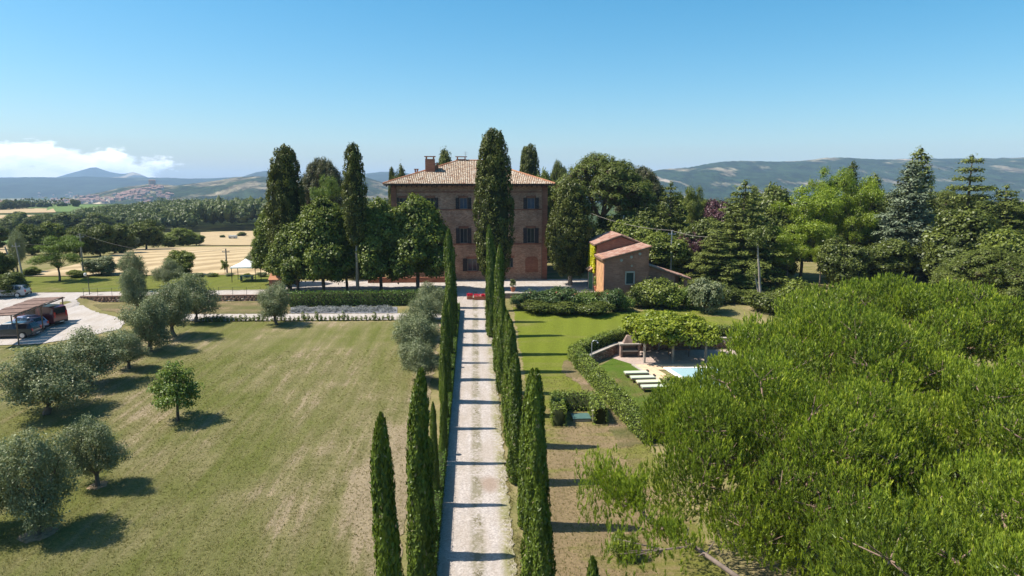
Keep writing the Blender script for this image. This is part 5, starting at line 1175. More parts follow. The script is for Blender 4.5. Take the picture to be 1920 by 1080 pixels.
# parallelogram roof : right tip c1, back left edge c2.., front edge
A, D_, C_, B_ = (Vector(on_z(px, py, 1.6)) for px, py in ((119, 556), (26, 590), (-34, 593.5), (64, 558.3)))
cp = thing('carport', 'reed covered carport with slanting brown roof over three parked cars', 'carport', (0, 0, 0))
D2 = D_; C2 = C_
nd_ = 9
for i in range(nd_):      # matting laid in strips over the frame
    P_ = [A.lerp(D_, i/nd_+.004), A.lerp(D_, (i+1)/nd_-.004), B_.lerp(C_, (i+1)/nd_-.004), B_.lerp(C_, i/nd_+.004)]
    u_ = .03*(i % 2)+RT.uniform(-.01, .01)
    b = MB(); b.add([(v.x, v.y, v.z+u_) for v in P_]+[(v.x, v.y, v.z-.07+u_) for v in P_], [(0, 1, 2, 3), (7, 6, 5, 4), (0, 4, 5, 1), (1, 5, 6, 2), (2, 6, 7, 3), (3, 7, 4, 0)])
    me_ = b.mesh('roof_mat'); bm = bmesh.new(); bm.from_mesh(me_); bmesh.ops.recalc_face_normals(bm, faces=bm.faces); bm.to_mesh(me_); bm.free(); obj('roof_mat', me_, M['reed'], cp)
for P_, Q_ in ((A, D_), (B_, C_)):
    b = MB(); d_ = (P_-Q_).normalized()*.2; b.tube([P_+d_-Vector((0, 0, .14)), Q_-d_-Vector((0, 0, .14))], .06, 6); b.put('beam', M['timber'], cp)
    for k_ in (.03, .5, .97):
        v = P_.lerp(Q_, k_); b = MB(); b.tube([(v.x, v.y, G(v.x, v.y)), (v.x, v.y, v.z-.2)], .06, 7); b.put('post', M['timber'], cp)
def car(px, py, rz, name, label, cat, col, kind='wagon', group='cars parked under the carport', pos=None):
    p = on_g(px, py) if pos is None else pos; t = thing(name, label, cat, p, rz, group)
    if kind == 'van': st = [(-2.35, .45, .85, .95, .86, .80), (-2.25, .30, .95, 1.15, .90, .84), (-1.6, .28, 1.05, 1.9, .92, .80), (-1.1, .28, 1.08, 2.02, .93, .82), (1.9, .28, 1.08, 2.02, .93, .84), (2.3, .30, 1.05, 1.9, .92, .80), (2.4, .40, .95, 1.1, .88, .82)]
    elif kind == 'wagon': st = [(-2.3, .40, .62, .68, .78, .70), (-2.15, .26, .74, .80, .86, .80), (-1.2, .25, .88, .94, .89, .80), (-.95, .25, .90, 1.0, .89, .76), (-.35, .25, .92, 1.42, .89, .64), (.9, .25, .93, 1.46, .89, .64), (1.9, .25, .93, 1.38, .88, .62), (2.2, .28, .90, 1.0, .86, .72), (2.3, .38, .72, .78, .80, .74)]
    else: st = [(-1.9, .40, .62, .68, .76, .68), (-1.75, .26, .76, .82, .84, .78), (-1.1, .25, .90, .96, .86, .76), (-.4, .25, .92, 1.46, .86, .62), (.8, .25, .93, 1.50, .86, .62), (1.55, .25, .93, 1.38, .85, .60), (1.85, .28, .88, .96, .82, .70), (1.92, .4, .7, .76, .76, .70)]
    V, Fc = [], []; body = MB()
    for (x, z0, zb, zt, wb, wt) in st:
        body.v += [(x, -wb+.05, z0), (x, -wb, z0+.12), (x, -wb, zb), (x, -wt, zt-.05), (x, -wt+.08, zt), (x, wt-.08, zt), (x, wt, zt-.05), (x, wb, zb), (x, wb, z0+.12), (x, wb-.05, z0)]
    n = len(st)
    for i in range(n-1):
        for k in range(10): body.f.append((i*10+k, i*10+(k+1) % 10, (i+1)*10+(k+1) % 10, (i+1)*10+k)); body.m.append(0)
    body.f += [tuple(range(9, -1, -1)), tuple(range((n-1)*10, n*10))]; body.m += [0, 0]
    me = body.mesh('body', smooth=False); bm = bmesh.new(); bm.from_mesh(me); bmesh.ops.recalc_face_normals(bm, faces=bm.faces); bm.to_mesh(me); bm.free(); obj('body', me, M[col], t)
    # glazing, set slightly proud of the body between belt line and roof
    def wband(i0, i1, a, c, s, nm='side_window'):
        b = MB(); pts = []
        for i, f0 in ((i0, a), (i1, c)):
            x, z0, zb, zt, wb, wt = st[i]; hh = zt-.05-zb
            for f_ in (.08, .9): pts.append((x+(f0), s*((wb+(wt-wb)*f_)+.012), zb+hh*f_))
        q = [pts[0], pts[2], pts[3], pts[1]]; qi = [(p_[0], p_[1]-s*.03, p_[2]) for p_ in q]
        b.add(q+qi, [(0, 1, 2, 3), (7, 6, 5, 4), (0, 4, 5, 1), (1, 5, 6, 2), (2, 6, 7, 3), (3, 7, 4, 0)]); b.put(nm, M['car_glass'], t)
    segs = {'van': [(2, 3, 0.05, -.05), (3, 4, .1, -1.6)], 'wagon': [(4, 5, -.15, -.7), (4, 5, .62, -.08), (5, 6, .02, -.12)], 'hatch': [(3, 4, -.1, -.62), (3, 4, .62, -.06), (4, 5, .02, -.1)]}[kind]
    for s in (-1, 1):
        for q in segs: wband(*q, s)
    iw = {'van': (1, 2), 'wagon': (3, 4), 'hatch': (2, 3)}[kind]; ir = {'van': (5, 6), 'wagon': (6, 7), 'hatch': (5, 6)}[kind]
    for (i, j), nm, sg in ((iw, 'windscreen', -1), (ir, 'rear_window', 1)):
        xa, xb_ = st[i][0], st[j][0]; za, zb2 = st[i][3], st[j][3]; wa, wb2 = st[i][5]-.12, st[j][5]-.12; dx = sg*.012
        f0, f1 = (.12, .92) if sg < 0 else (.08, .85)
        L_ = lambda f_: (xa+(xb_-xa)*f_, za+(zb2-za)*f_+.014, wa+(wb2-wa)*f_)
        a_, b_ = L_(f0), L_(f1); b = MB(); q = [(a_[0]+dx, -a_[2], a_[1]), (a_[0]+dx, a_[2], a_[1]), (b_[0]+dx, b_[2], b_[1]), (b_[0]+dx, -b_[2], b_[1])]; b.add(q+[(v[0]-dx*2, v[1], v[2]-.02) for v in q], [(0, 1, 2, 3), (7, 6, 5, 4), (0, 4, 5, 1), (1, 5, 6, 2), (2, 6, 7, 3), (3, 7, 4, 0)]); b.put(nm, M['car_glass'], t)
    L = st[-1][0]; wbx = (L-.85, -L+.85)
    for x in wbx:
        for s in (-1, 1):
            y = s*(st[2][4]-.06); b = MB(); b.tube([(x, y-.11, .32), (x, y+.11, .32)], .325, 18); w_ = b.put('wheel', M['black'], t)
            b = MB(); b.tube([(x, y+s*.105, .32), (x, y+s*.125, .32)], .21, 14); b.put('rim', M['rim'], w_)
    for s in (-1, 1):
        zt_ = 1.0 if kind == 'van' else .8
        b = MB(); b.box(L-.14, L+.015, s*.72-.1, s*.72+.1, zt_-.12, zt_+.12 if kind != 'van' else zt_+.45); b.put('tail_light', M['lamp_red'], t)
        b = MB(); b.box(-L-.02, -L+.12, s*.58-.13, s*.58+.13, .6, .72); b.put('headlight', M['lamp_clear'], t)
    b = MB(); b.box(L-.05, L+.07, -.78, .78, .32, .52); b.put('bumper', M['black'] if kind != 'wagon' else M[col], t)
    b = MB(); b.box(L+.072, L+.082, -.26, .26, .36, .47); b.put('number_plate', M['white'], t)
    return t
car(22, 632, R(4), 'estate_car', 'dark blue grey estate car nearest the camera under the carport', 'car', 'car_dark')
car(52, 619, R(-22), 'hatchback_car', 'silver blue hatchback between the estate car and the red van', 'car', 'car_blue', 'hatch')
car(78, 608, R(-14), 'van', 'dark red van parked at the far side under the carport', 'van', 'car_red', 'van')
car(20, 557, R(10), 'hatchback_car', 'pale car parked behind the tree at the left edge', 'car', 'car_white', 'hatch', group=None)
# lavender-like tufts along the garden path, and the grey planting bed
tf = RT
for i in range(44):
    t_ = (i+.5)/44; px = 372+t_*368; p = on_plane(px, 603.2-2.6*t_)
    if i == 0: v_ = crown([((0, 0, .18), (.14, .14, .2))], .09, 10, .05, .10, .4, 5); TUFT = foliage_mesh('edging_plant', [v_], None, [M['l_mid']])
    o = obj('edging_plant', TUFT, None, None, p, RT.uniform(0, 6)); s_ = RT.uniform(.8, 1.5); o.scale = (s_, s_, s_*RT.uniform(.8, 1.6)); props(o, 'small dark edging plant in the row of alike plants along the pale garden path', 'edging plant', 'edging plants along the garden path')
bx0, bx1 = bd[0][0], bd[1][0]; by0, by1 = bd[0][1], bd[2][1]; rng = np.random.default_rng(12); lob = []
for i in range(150): x = rng.uniform(bx0, bx1-.5); y = rng.uniform(by0+.2, by1-.3); lob.append(((x, y, float(plane(y))+.12), (rng.uniform(.2, .42), rng.uniform(.2, .4), .22)))
V, T = crown(lob, .2, 9, .08, .12, .4, 13); o = obj('ground_cover', foliage_mesh('ground_cover', [(V, T)], None, [M['l_lav']])); props(o, 'grey silver ground cover plants in the slate bed below the dark hedge', 'ground cover', kind='stuff')
# ================================================================== foreground stone pines seen from above
def tufts(P, A, L, nn, nl, nw, rng, tint0=.38):
    """needle brushes: P feet, A axes, L lengths -> needle quads"""
    n = len(P); idx = np.repeat(np.arange(n), nn); m = len(idx); s = rng.random(m)**.65
    Ax = A[idx]; r = rng.normal(size=(m, 3)); r = unit(r-Ax*np.sum(r*Ax, 1, keepdims=True))
    ang = rng.uniform(.25, .85, m)*(1.15-.7*s)
    D = Ax*np.cos(ang)[:, None]+r*np.sin(ang)[:, None]
    foot = P[idx]+Ax*(L[idx]*s)[:, None]; ln = nl*rng.uniform(.7, 1.25, m)
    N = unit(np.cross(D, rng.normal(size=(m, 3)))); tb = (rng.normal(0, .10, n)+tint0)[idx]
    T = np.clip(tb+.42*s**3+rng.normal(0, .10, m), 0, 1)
    W3 = np.cross(N, unit(D))*nw*.5
    return np.stack([foot+W3, foot-W3, foot+unit(D)*ln[:, None]], 1).reshape(-1, 3), T
def big_pine(label, c, rx, ry, rz, seed, spacing=.30, nn=20, lobe_r=(1.0, 1.95), nl=.20, nw=.035, low=-.15, extra=None, trunk=None):
    rng = np.random.default_rng(seed); r_ = random.Random(seed); zg = G(c[0], c[1]); lob = []
    area = math.pi*(rx*ry+rx*rz*.9); k = int(area/1.9)
    for i in range(k):
        d = rng.normal(size=3); d /= np.linalg.norm(d)
        if d[2] < low: continue
        q = r_.uniform(*lobe_r); sh = r_.choice((r_.uniform(.55, .8), r_.uniform(.85, 1.0), r_.uniform(.9, 1.02)))
        lob.append((np.array((c[0]+d[0]*(rx-q*.6)*sh, c[1]+d[1]*(ry-q*.6)*sh, c[2]+d[2]*(rz-q*.4)*sh+r_.uniform(-.65, .45))), np.array((q, q, q*.80))))
    if extra: lob += [(np.array(p), np.array(q)) for p, q in extra]
    Ps, As, TI = [], [], []
    C_ = np.array([l[0] for l in lob]); Rr = np.array([l[1] for l in lob])
    for i, (p, q) in enumerate(lob):
        n = int(4*math.pi*q[0]*q[0]*.8/spacing**2); d = sph(n, rng); d = d[d[:, 2] > -.45]
        P = p+d*q*rng.uniform(.80, 1.0, (len(d), 1)); dd = np.sum(((P[:, None]-C_[None])/Rr[None])**2, 2); dd[:, i] = 9; ok = (dd > .55).all(1)
        d = d[ok]; Ps.append(P[ok]); As.append(unit(d*.25+np.array((0, 0, 1.0))+rng.normal(0, .12, (len(d), 3))))
        TI.append(np.full(len(d), .41+r_.gauss(0, .09))); n2 = int(n*.55); TI.append(np.full(n2, .12)); d = sph(n2, rng); P = p+d*q*rng.uniform(.35, .8, (n2, 1)); Ps.append(P); As.append(unit(d*.5+np.array((0, 0, .9))+rng.normal(0, .3, (n2, 3))))  # inner tufts get a dark tint, painting in the crown's interior shade
    P, A = np.concatenate(Ps), np.concatenate(As); L = rng.uniform(.22, .46, len(P))*(spacing/.30)**.5
    dist = np.hypot(P[:, 0], P[:, 1])
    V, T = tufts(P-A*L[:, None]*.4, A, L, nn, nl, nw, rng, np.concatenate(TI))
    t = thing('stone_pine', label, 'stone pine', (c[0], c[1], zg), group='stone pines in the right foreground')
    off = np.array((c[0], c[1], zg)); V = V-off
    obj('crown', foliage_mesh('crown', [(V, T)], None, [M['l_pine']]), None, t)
    b = MB(); f = Vector((0, 0, (c[2]-zg)*.55)); b.tube([(0, 0, -.3), f*.5+Vector((.1, 0, 0)), f], [.36, .3, .24], 8); b.put('trunk', M['bark_pine'], t, smooth=True)
    b = MB(); sel = r_.sample(range(len(lob)), min(len(lob), 60))
    for i in sel:
        e = Vector(lob[i][0]-off); pts = bend(f, e, .35, r_, 4); b.tube(pts, [.13, .11, .08, .05, .03], 6)
        for k_ in range(4):
            d = Vector((r_.uniform(-1, 1), r_.uniform(-1, 1), r_.uniform(.1, .9))).normalized()*float(lob[i][1][0])*.6; b.tube([e-d*.1, e+d], [.028, .012], 4, cap=False)
    o = b.put('branches', M['bark_pine'], t, smooth=True); o['kind'] = 'stuff'
    return t
big_pine('nearest stone pine at the bottom right with dense bright green upright shoots', (14.8, 13.4, 2.5), 7.4, 5.2, 3.5, 1, .25, 14, nl=.135, nw=.036)
big_pine('stone pine in the middle foreground, its ragged left side hanging down to the lawn', (13.1, 26.4, 1.7), 6.1, 6.6, 3.7, 2, .28, 13, nl=.155, nw=.044, low=-.45)
big_pine('broad stone pine right of the sunken pool with sunlit yellow green top', (20.6, 36.4, 2.0), 7.2, 7.0, 3.8, 3, .36, 11, nl=.20, nw=.060, low=-.35)
big_pine('farthest stone pine of the right group, its flat top below the blue cedar', (31.5, 48.0, 2.3), 9.2, 7.6, 3.6, 4, .43, 10, nl=.24, nw=.080)
big_pine('stone pine at the right edge between the nearest and the farthest pine', (25.0, 24.6, 2.2), 7.8, 6.4, 3.7, 5, .33, 12, nl=.18, nw=.052)
big_pine('stone pine at the far right edge behind the sunlit pine tops', (44, 40.0, 2.0), 8.5, 8.0, 3.6, 6, .5, 12, nl=.30, nw=.085)
big_pine('low stone pine filling the hollow between the nearest pine and the middle one', (17.0, 20.6, -.2), 5.0, 4.0, 2.6, 7, .29, 12, nl=.16, nw=.044)
# fallen/low bough reaching out over the lawn
def bough():
    r_ = random.Random(3); rng = np.random.default_rng(3)
    tip = Vector(on_y(1140, 905, 22.5)); mid = Vector(on_y(1215, 975, 20.5)); root = Vector(on_y(1405, 1098, 16.3))
    tip.z = max(tip.z, G(tip.x, tip.y)+1.5)
    t = thing('pine_bough', 'bare pale pine bough with green tufts at its end reaching out over the lawn', 'pine bough', tuple(root))
    pts = [root, root.lerp(mid, .5)+Vector((0, 0, .1)), mid, mid.lerp(tip, .5)+Vector((.1, 0, .12)), tip]; pts = [p-root for p in pts]
    b = MB(); b.tube(pts, [.075, .065, .055, .04, .02], 7)
    tw = []
    for i in range(44):
        k = r_.uniform(.15, 1.0); j = min(3, int(k*4)); p = pts[j].lerp(pts[j+1], k*4-j) if k < 1 else pts[-1]
        d = Vector((r_.uniform(-1, .6), r_.uniform(-.8, .8), r_.uniform(-.3, .5)))*r_.uniform(.5, 1.2)*(.5+k*.5); e = p+d; b.tube([p, p.lerp(e, .5)+Vector((0, 0, .05)), e], [.03, .02, .008], 5)
        if k > .6 or r_.random() < .35: tw.append((p.lerp(e, .6), e))
    b.put('branches', M['bark_bare'], t, smooth=True)
    Ps, As = [], []
    for p, e in tw:
        n = 30; s = rng.random((n, 1)); P = np.array(p)*(1-s)+np.array(e)*s+rng.normal(0, .18, (n, 3)); Ps.append(P); As.append(unit(np.array((0, 0, 1.0))+rng.normal(0, .25, (n, 3))+np.array(tuple((e-p).normalized()))*.4))
    e0 = np.array(pts[-1]); P = e0+np.clip(rng.normal(0, 1, (230, 3)), -1.6, 1.6)*np.array((.5, .5, .75))-np.array((.25, 0, .35)); Ps.append(P); As.append(unit(np.array((0, 0, 1.0))+rng.normal(0, .2, (230, 3))))
    q0 = np.array(on_y(1205, 1035, 18.5))-np.array(root); P = q0+np.clip(rng.normal(0, 1, (150, 3)), -1.5, 1.5)*np.array((.75, .5, .4)); Ps.append(P); As.append(unit(np.array((0, 0, 1.0))+rng.normal(0, .25, (150, 3))))
    for i in range(7): b2_ = MB(); b2_.tube([pts[1], Vector(q0)*.6+pts[1]*.4, Vector(q0)+Vector((r_.uniform(-.8, .8), r_.uniform(-.4, .4), r_.uniform(-.2, .3)))], [.04, .03, .01], 5); b2_.put('twig', M['bark_bare'], t)
    P, A = np.concatenate(Ps), np.concatenate(As); L = rng.uniform(.15, .36, len(P)); V, T = tufts(P, A, L, 24, .14, .024, rng)
    obj('needles', foliage_mesh('needles', [(V, T)], None, [M['l_pine']]), None, t)
bough()
p = on_g(1165, 1052); plant('shrub', 'young_pine', 'young pine', p[0]+.2, p[1]+.2, 1.2, 1.3, 'small bright green young pine shoot on the dry grass under the bough', mat='l_mid')
# ================================================================== olives and lawn trees
def tbase(kind, name, cat, bx, by, cxp, top, wpx, label, **k):
    """trunk foot at pixel (bx,by) on the ground; crown centre column, top and width"""
    p = on_g(bx, by); Y = p[1]; zt = on_y(bx, top, Y)[2]; sc = math.hypot(p[0], Y)*math.cos(math.atan2(p[0], Y)-YAW)/F
    return plant(kind, name, cat, p[0], p[1], zt-p[2], wpx*sc, label, z=p[2], **k)
GO = 'olive trees on the left lawn'
OL = [(72, 1003, 812, 165, 'large grey green olive at the bottom left corner, trunk ringed by bare earth', 0, 'l_olive'),
      (-30, 1000, 830, 150, 'olive cut by the left edge at the bottom left corner', 1, None),
      (183, 912, 788, 112, 'small upright olive right of the large bottom left olive', 2, None),
      (86, 778, 652, 175, 'broad olive at the left edge with a wide dark shadow', 1, None),
      (172, 722, 622, 132, 'olive leaning over the yard edge behind the broad olive', 3, None),
      (242, 692, 622, 76, 'thin sparse brownish olive between two fuller olives', 2, None),
      (282, 660, 562, 104, 'round olive with dark trunk right of the sparse olive', 0, None),
      (328, 632, 530, 92, 'olive behind the round olive near the path end', 3, None),
      (366, 604, 515, 90, 'olive standing at the left end of the pale path', 1, None),
      (257, 592, 508, 62, 'slim olive behind the round olive in front of the stone wall', 2, None),
      (251, 546, 474, 54, 'small round olive on the far grass above the stone wall', 0, None),
      (519, 609, 533, 70, 'lone small olive on the path in front of the dark hedge end', 3, None),
      (318, 536, 487, 56, 'grey olive in front of the green tree on the far grass', 1, None)]
for bx, by, top, w, lab, v, mt in OL: tbase('olive', 'olive_tree', 'olive tree', bx, by, bx, top, w*.93, lab, group=GO, var=v)
GO2 = 'olive trees beside the left cypress row'
for bx, by, top, w, lab, v in ((806, 601, 533, 66, 'olive farthest up the row, overlapping the dark hedge', 0), (790, 636, 556, 84, 'second olive from the hedge beside the left cypresses', 1), (783, 676, 596, 92, 'third olive from the hedge beside the left cypresses', 3), (790, 716, 640, 84, 'nearest and lowest olive of the row beside the left cypresses', 2)):
    tbase('olive', 'olive_tree', 'olive tree', bx, by, bx, top, w*.93, lab, group=GO2, var=v)
tbase('sapling', 'young_lime_tree', 'young tree', 334, 790, 332, 678, 98, 'small bright green young tree alone in the middle of the left lawn')
p = on_g(258, 668); 
# bare earth rings round the olive trunks
ring = plain('crumbly earth', (.28, .20, .125), .95, var=.3, sc=5, spec=.05)
for bx, by, *_ in OL[:1]+OL[2:3]:
    p = on_g(bx, by); rr = RT.uniform(.5, .8); pts = [(p[0]+rr*RT.uniform(.75, 1.15)*math.cos(a), p[1]+rr*RT.uniform(.75, 1.15)*math.sin(a)) for a in np.linspace(0, 6.0, 14)]
    sheet('bare_earth', pts, ring, .7, .045, lambda x, y: float(plane(y)))
# ================================================================== trees in front of and round the villa
GLm = 'dense lime trees in front of the villa'
for px, Y, top, w, lab, v, mt in ((512, 92.5, 388, 66, 'leafy lime tree behind the brick hut, leftmost of the dense row', 0, None), (556, 86, 408, 84, 'dense lime tree between the old cypress and the dark hedge', 1, None), (603, 85.5, 372, 104, 'tall dense lime tree in the middle of the row by the pale trunk', 2, None), (648, 86.5, 396, 84, 'dense lime tree behind the bare pole trunked cypress', 0, None), (712, 85.5, 376, 98, 'broad dark lime tree right of the pole trunked cypress', 1, None), (782, 85.5, 366, 112, 'broad sunlit lime tree covering the left windows of the villa', 2, None)):
    tree_px('lime', 'lime_tree', 'lime tree', px, Y, top, w*1.2, lab, group=GLm, var=v)
tree_px('robinia', 'light_green_tree', 'light green tree', 612, 97, 322, 74, 'light green leafy tree top between the two tall cypresses', mat='l_light')
tree_px('bigcyp', 'old_cypress', 'old cypress', 537, 87.5, 275, 72, 'tall thick old cypress with bulging crown, leftmost by the lime trees', var=0, rz=1.0)
tree_px('polecyp', 'old_cypress', 'old cypress', 666, 83.2, 273, 45, 'tall narrow cypress on a long bare pale trunk above the dark hedge', rz=.5, base=0.0)
tree_px('bigcyp', 'old_cypress', 'old cypress', 926, 86.5, 247, 74, 'tallest old cypress standing in front of the villa facade', var=1, rz=2.2)
tree_px('broadcyp', 'old_cypress', 'old cypress', 1070, 90, 342, 92, 'broad bushy old cypress at the right corner of the villa', rz=.3)
tree_px('umbrella', 'stone_pine', 'stone pine', 606, 122, 289, 92, 'dome shaped stone pine rising behind the lime trees left of the villa', mat='l_pinef2', var=0)
tree_px('round', 'evergreen_oak', 'oak', 752, 128, 300, 44, 'dark round tree top just left of the villa roof', var=0, mat='l_cypd'); tree_px('bigcyp', 'dark_cypress', 'cypress', 737, 130, 316, 17, 'thin dark cypress tip beside the villa roof at left')
tree_px('round', 'evergreen_oak', 'oak', 831, 126, 275, 58, 'dark flat topped tree rising behind the villa chimney', var=1, mat='l_cypd')
tree_px('bigcyp', 'dark_cypress', 'cypress', 993, 125, 273, 46, 'blunt dark conifer rising behind the right slope of the villa roof', var=0); tree_px('bigcyp', 'dark_cypress', 'cypress', 984, 127, 279, 24, 'slimmer conifer leaning against the blunt one behind the roof', var=1)
tree_px('round', 'green_tree', 'tree', 1011, 120, 306, 52, 'green bushy tree behind the villa roof right of the blunt conifer', var=2, mat='l_mid'); tree_px('umbrella', 'stone_pine', 'stone pine', 1047, 128, 301, 50, 'small stone pine top between the villa roof and the big pine', var=1)
tree_px('umbrella', 'stone_pine', 'stone pine', 1128, 112, 287, 190, 'huge spreading stone pine right of the villa with branching trunk', var=1, rz=1.1); tree_px('umbrella', 'stone_pine', 'stone pine', 1196, 122, 306, 100, 'stone pine behind the huge one, on its right side', var=0, mat='l_pinef2')
# ================================================================== belt of trees at the right
GB = 'mixed trees of the park at the right'
BELT = [('cedar', 1255, 104, 341, 104, 'dark drooping cedar behind the outbuilding pole', 'l_round', 1), ('round', 1205, 106, 372, 92, 'olive green bushy tree behind the stone pine trunk', 'l_pinef', 0), ('round', 1150, 108, 400, 84, 'dark bushy tree in the shade between cypress and outbuilding', None, 1), ('round', 1092, 106, 400, 80, 'dark tree in shade behind the broad cypress', None, 2), ('round', 1045, 110, 372, 60, 'dark tree in shade at the villa corner', None, 0),
 ('robinia', 1305, 108, 345, 48, 'tall thin yellowish green tree left of the red leaved tree', 'l_mid', 0), ('round', 1342, 106, 372, 62, 'dark red leaved tree left of the spreading cedar', 'l_purple', 1), ('round', 1286, 96, 430, 52, 'small purple leaved tree by the power line', 'l_purple', 2), ('round', 1243, 93, 428, 92, 'round yellowish green tree behind the lean-to of the outbuilding', 'l_mid', 2), ('round', 1180, 98, 412, 80, 'low green tree above the outbuilding roof', 'l_mid', 1),
 ('round', 1318, 98, 400, 90, 'dark green bushy tree between the purple tree and the cedar', None, 0), ('cedar', 1392, 88, 338, 165, 'large spreading green cedar with flat layered boughs', None, 1), ('round', 1420, 98, 334, 96, 'light olive green tree rising behind the spreading cedar', 'l_pinef', 2),
 ('robinia', 1505, 92, 344, 125, 'tall feathery green robinia with bright yellow green lower boughs', None, 0), ('robinia', 1478, 86, 420, 70, 'bright yellow green robinia bough in the sun', 'l_yellow', 1), ('robinia', 1540, 88, 416, 44, 'small yellow green robinia clump right of the feathery one', 'l_yellow', 0), ('robinia', 1550, 99, 306, 78, 'tallest feathery robinia against the hills', None, 1), ('spruce', 1590, 103, 299, 62, 'dark pointed conifer top between robinia and blue cedar', 'l_round', 0), ('robinia', 1600, 97, 326, 88, 'soft green feathery tree right of the tallest robinia', None, 0),
 ('spruce', 1632, 100, 323, 74, 'greyish spruce in front of the soft green tree', 'l_cedar', 0), ('blue', 1700, 86, 300, 150, 'big grey blue cedar with drooping layered boughs', None, 0), ('spruce', 1716, 96, 273, 98, 'tall dark spruce tip rising above the blue cedar', None, 0), ('sparse', 1812, 94, 287, 112, 'tall open dark cedar at the right against the hills', 'l_cedar', 0), ('round', 1812, 78, 388, 132, 'large dark round evergreen tree at the right', None, 1),
 ('cedar', 1880, 92, 346, 130, 'layered cedar at the right edge', None, 0), ('round', 1918, 70, 418, 110, 'olive green bush at the right edge above the pines', 'l_mid', 2), ('umbrella', 1770, 104, 352, 110, 'green tree behind the dark round evergreen', None, 0), ('round', 1660, 84, 440, 90, 'shaded dark undergrowth tree left of the blue cedar', None, 2), ('round', 1580, 83, 440, 80, 'dark green tree low between robinia and blue cedar', None, 0), ('round', 1460, 93, 390, 90, 'dark tree behind the bare twin trunks', None, 1),
 ('cedar', 1342, 84, 432, 110, 'low spreading cedar above the grey shrub', None, 0), ('round', 1655, 108, 352, 90, 'mid green tree behind the spruce and blue cedar', 'l_pinef', 0), ('round', 1870, 108, 372, 120, 'green tree behind the layered cedar', 'l_pinef', 1), ('round', 1955, 92, 352, 120, 'green tree cut by the right edge', 'l_mid', 0), ('umbrella', 1860, 62, 462, 150, 'low stone pine behind the right foreground pines', None, 1)]
for kd, px, Y, top, w, lab, mt, v in BELT: tree_px(kd, {'cedar': 'cedar_tree', 'blue': 'cedar_tree', 'sparse': 'cedar_tree', 'spruce': 'spruce_tree', 'robinia': 'robinia_tree', 'umbrella': 'stone_pine', 'round': 'park_tree'}[kd], {'cedar': 'cedar', 'blue': 'cedar', 'sparse': 'cedar', 'spruce': 'spruce', 'robinia': 'robinia', 'umbrella': 'stone pine', 'round': 'tree'}[kd], px, Y, top, w*1.25, lab, mat=mt, var=v, group=GB)
# a row of further trees closing the park behind
for i in range(16):
    px = 1235+i*48; tree_px('round', 'park_tree', 'tree', px, 124+RT.uniform(-4, 8), 372+RT.uniform(-16, 8), RT.uniform(80, 105), f'far park tree closing the gap behind the belt, {["first","second","third","fourth","fifth","sixth","seventh","eighth","ninth","tenth","eleventh","twelfth","thirteenth","fourteenth","fifteenth","sixteenth"][i]} from the villa side', mat=RT.choice(['l_round', 'l_mid', 'l_pinef', 'l_wood']), group='far park trees')
# twin bare trunks leaning beside the cedar
for (bx, by, tx, ty, lab) in ((1426, 578, 1421, 452, 'straight bare pale trunk with a small crown beside the spreading cedar'), (1427, 572, 1414, 512, 'leaning bare pale trunk next to the straight one')):
    p = on_g(bx, by-1); e = Vector(on_y(tx, ty, p[1])); t = thing('bare_trunk_pine', lab, 'pine', p); r_ = random.Random(bx)
    b = MB(); b.tube(bend((0, 0, -.2), e-Vector(p), .08, r_, 5), [.16, .15, .14, .12, .10, .07], 7); b.put('trunk', M['bark_pale'], t, smooth=True)
    top_l = e-Vector(p); V, T = crown([((top_l.x+r_.uniform(-.7, .7), top_l.y+r_.uniform(-.6, .6), top_l.z+r_.uniform(-.3, 1.2)), (.8, .8, .4)) for _ in range(7 if ty < 480 else 2)], .4, 12, .15, .25, .4, 3); obj('crown', foliage_mesh('crown', [(V, T)], None, [M['l_pinef']]), None, t)
# ------------------------------------------------------------------ shrubs right of the drive, below the terrace and outbuilding
SH = [(985, 80.3, 555, 46, 'l_rose', 'low rose shrub by the wall at the right cypress row'), (1015, 79.6, 546, 52, 'l_rose', 'rose shrub with red blooms, second right of the drive'), (1045, 79.2, 541, 54, 'l_rose', 'dark rose shrub below the villa corner'), (1078, 78.8, 543, 52, 'l_rose', 'rose shrub in front of the broad cypress trunk'), (1098, 77.8, 551, 44, 'l_light', 'bright green leafy shrub with orange blooms'), (1122, 80.2, 552, 40, 'l_round', 'dark shrub at the outbuilding corner'), (1150, 78.4, 549, 46, 'l_rose', 'straggly shrub under the outbuilding wall'), (1174, 78, 562, 28, 'l_light', 'small pale green shrub beside the cellar door'), (1226, 78.2, 524, 66, 'l_mid', 'rounded green shrub in front of the outbuilding'), (1262, 77.5, 545, 52, 'l_hedge', 'low green shrub by the lean-to pillar'), (1296, 77, 542, 36, 'l_light', 'green shrub at the end of the lean-to'), (1328, 74.6, 522, 50, 'l_olive', 'grey purple flowering shrub at the lawn edge'), (1010, 77.8, 565, 60, 'l_round', 'dark creeping shrub on the bank, first from the drive'), (1060, 77.2, 566, 60, 'l_round', 'dark creeping shrub on the bank, middle'), (1110, 76.6, 567, 60, 'l_round', 'dark creeping shrub on the bank below the outbuilding'), (1200, 78.2, 543, 44, 'l_round', 'dark low shrub right of the cellar door'), (1350, 78, 545, 50, 'l_round', 'dark shrub under the low cedar'), (1395, 78.5, 548, 60, 'l_round', 'dark shrub in the shade of the spreading cedar'), (1450, 74, 548, 70, 'l_round', 'dark shrub right of the bare twin trunks'), (1510, 72, 530, 70, 'l_mid', 'green shrub under the robinia'), (1135, 80.5, 548, 24, 'l_round', 'dark climber on the outbuilding corner')]
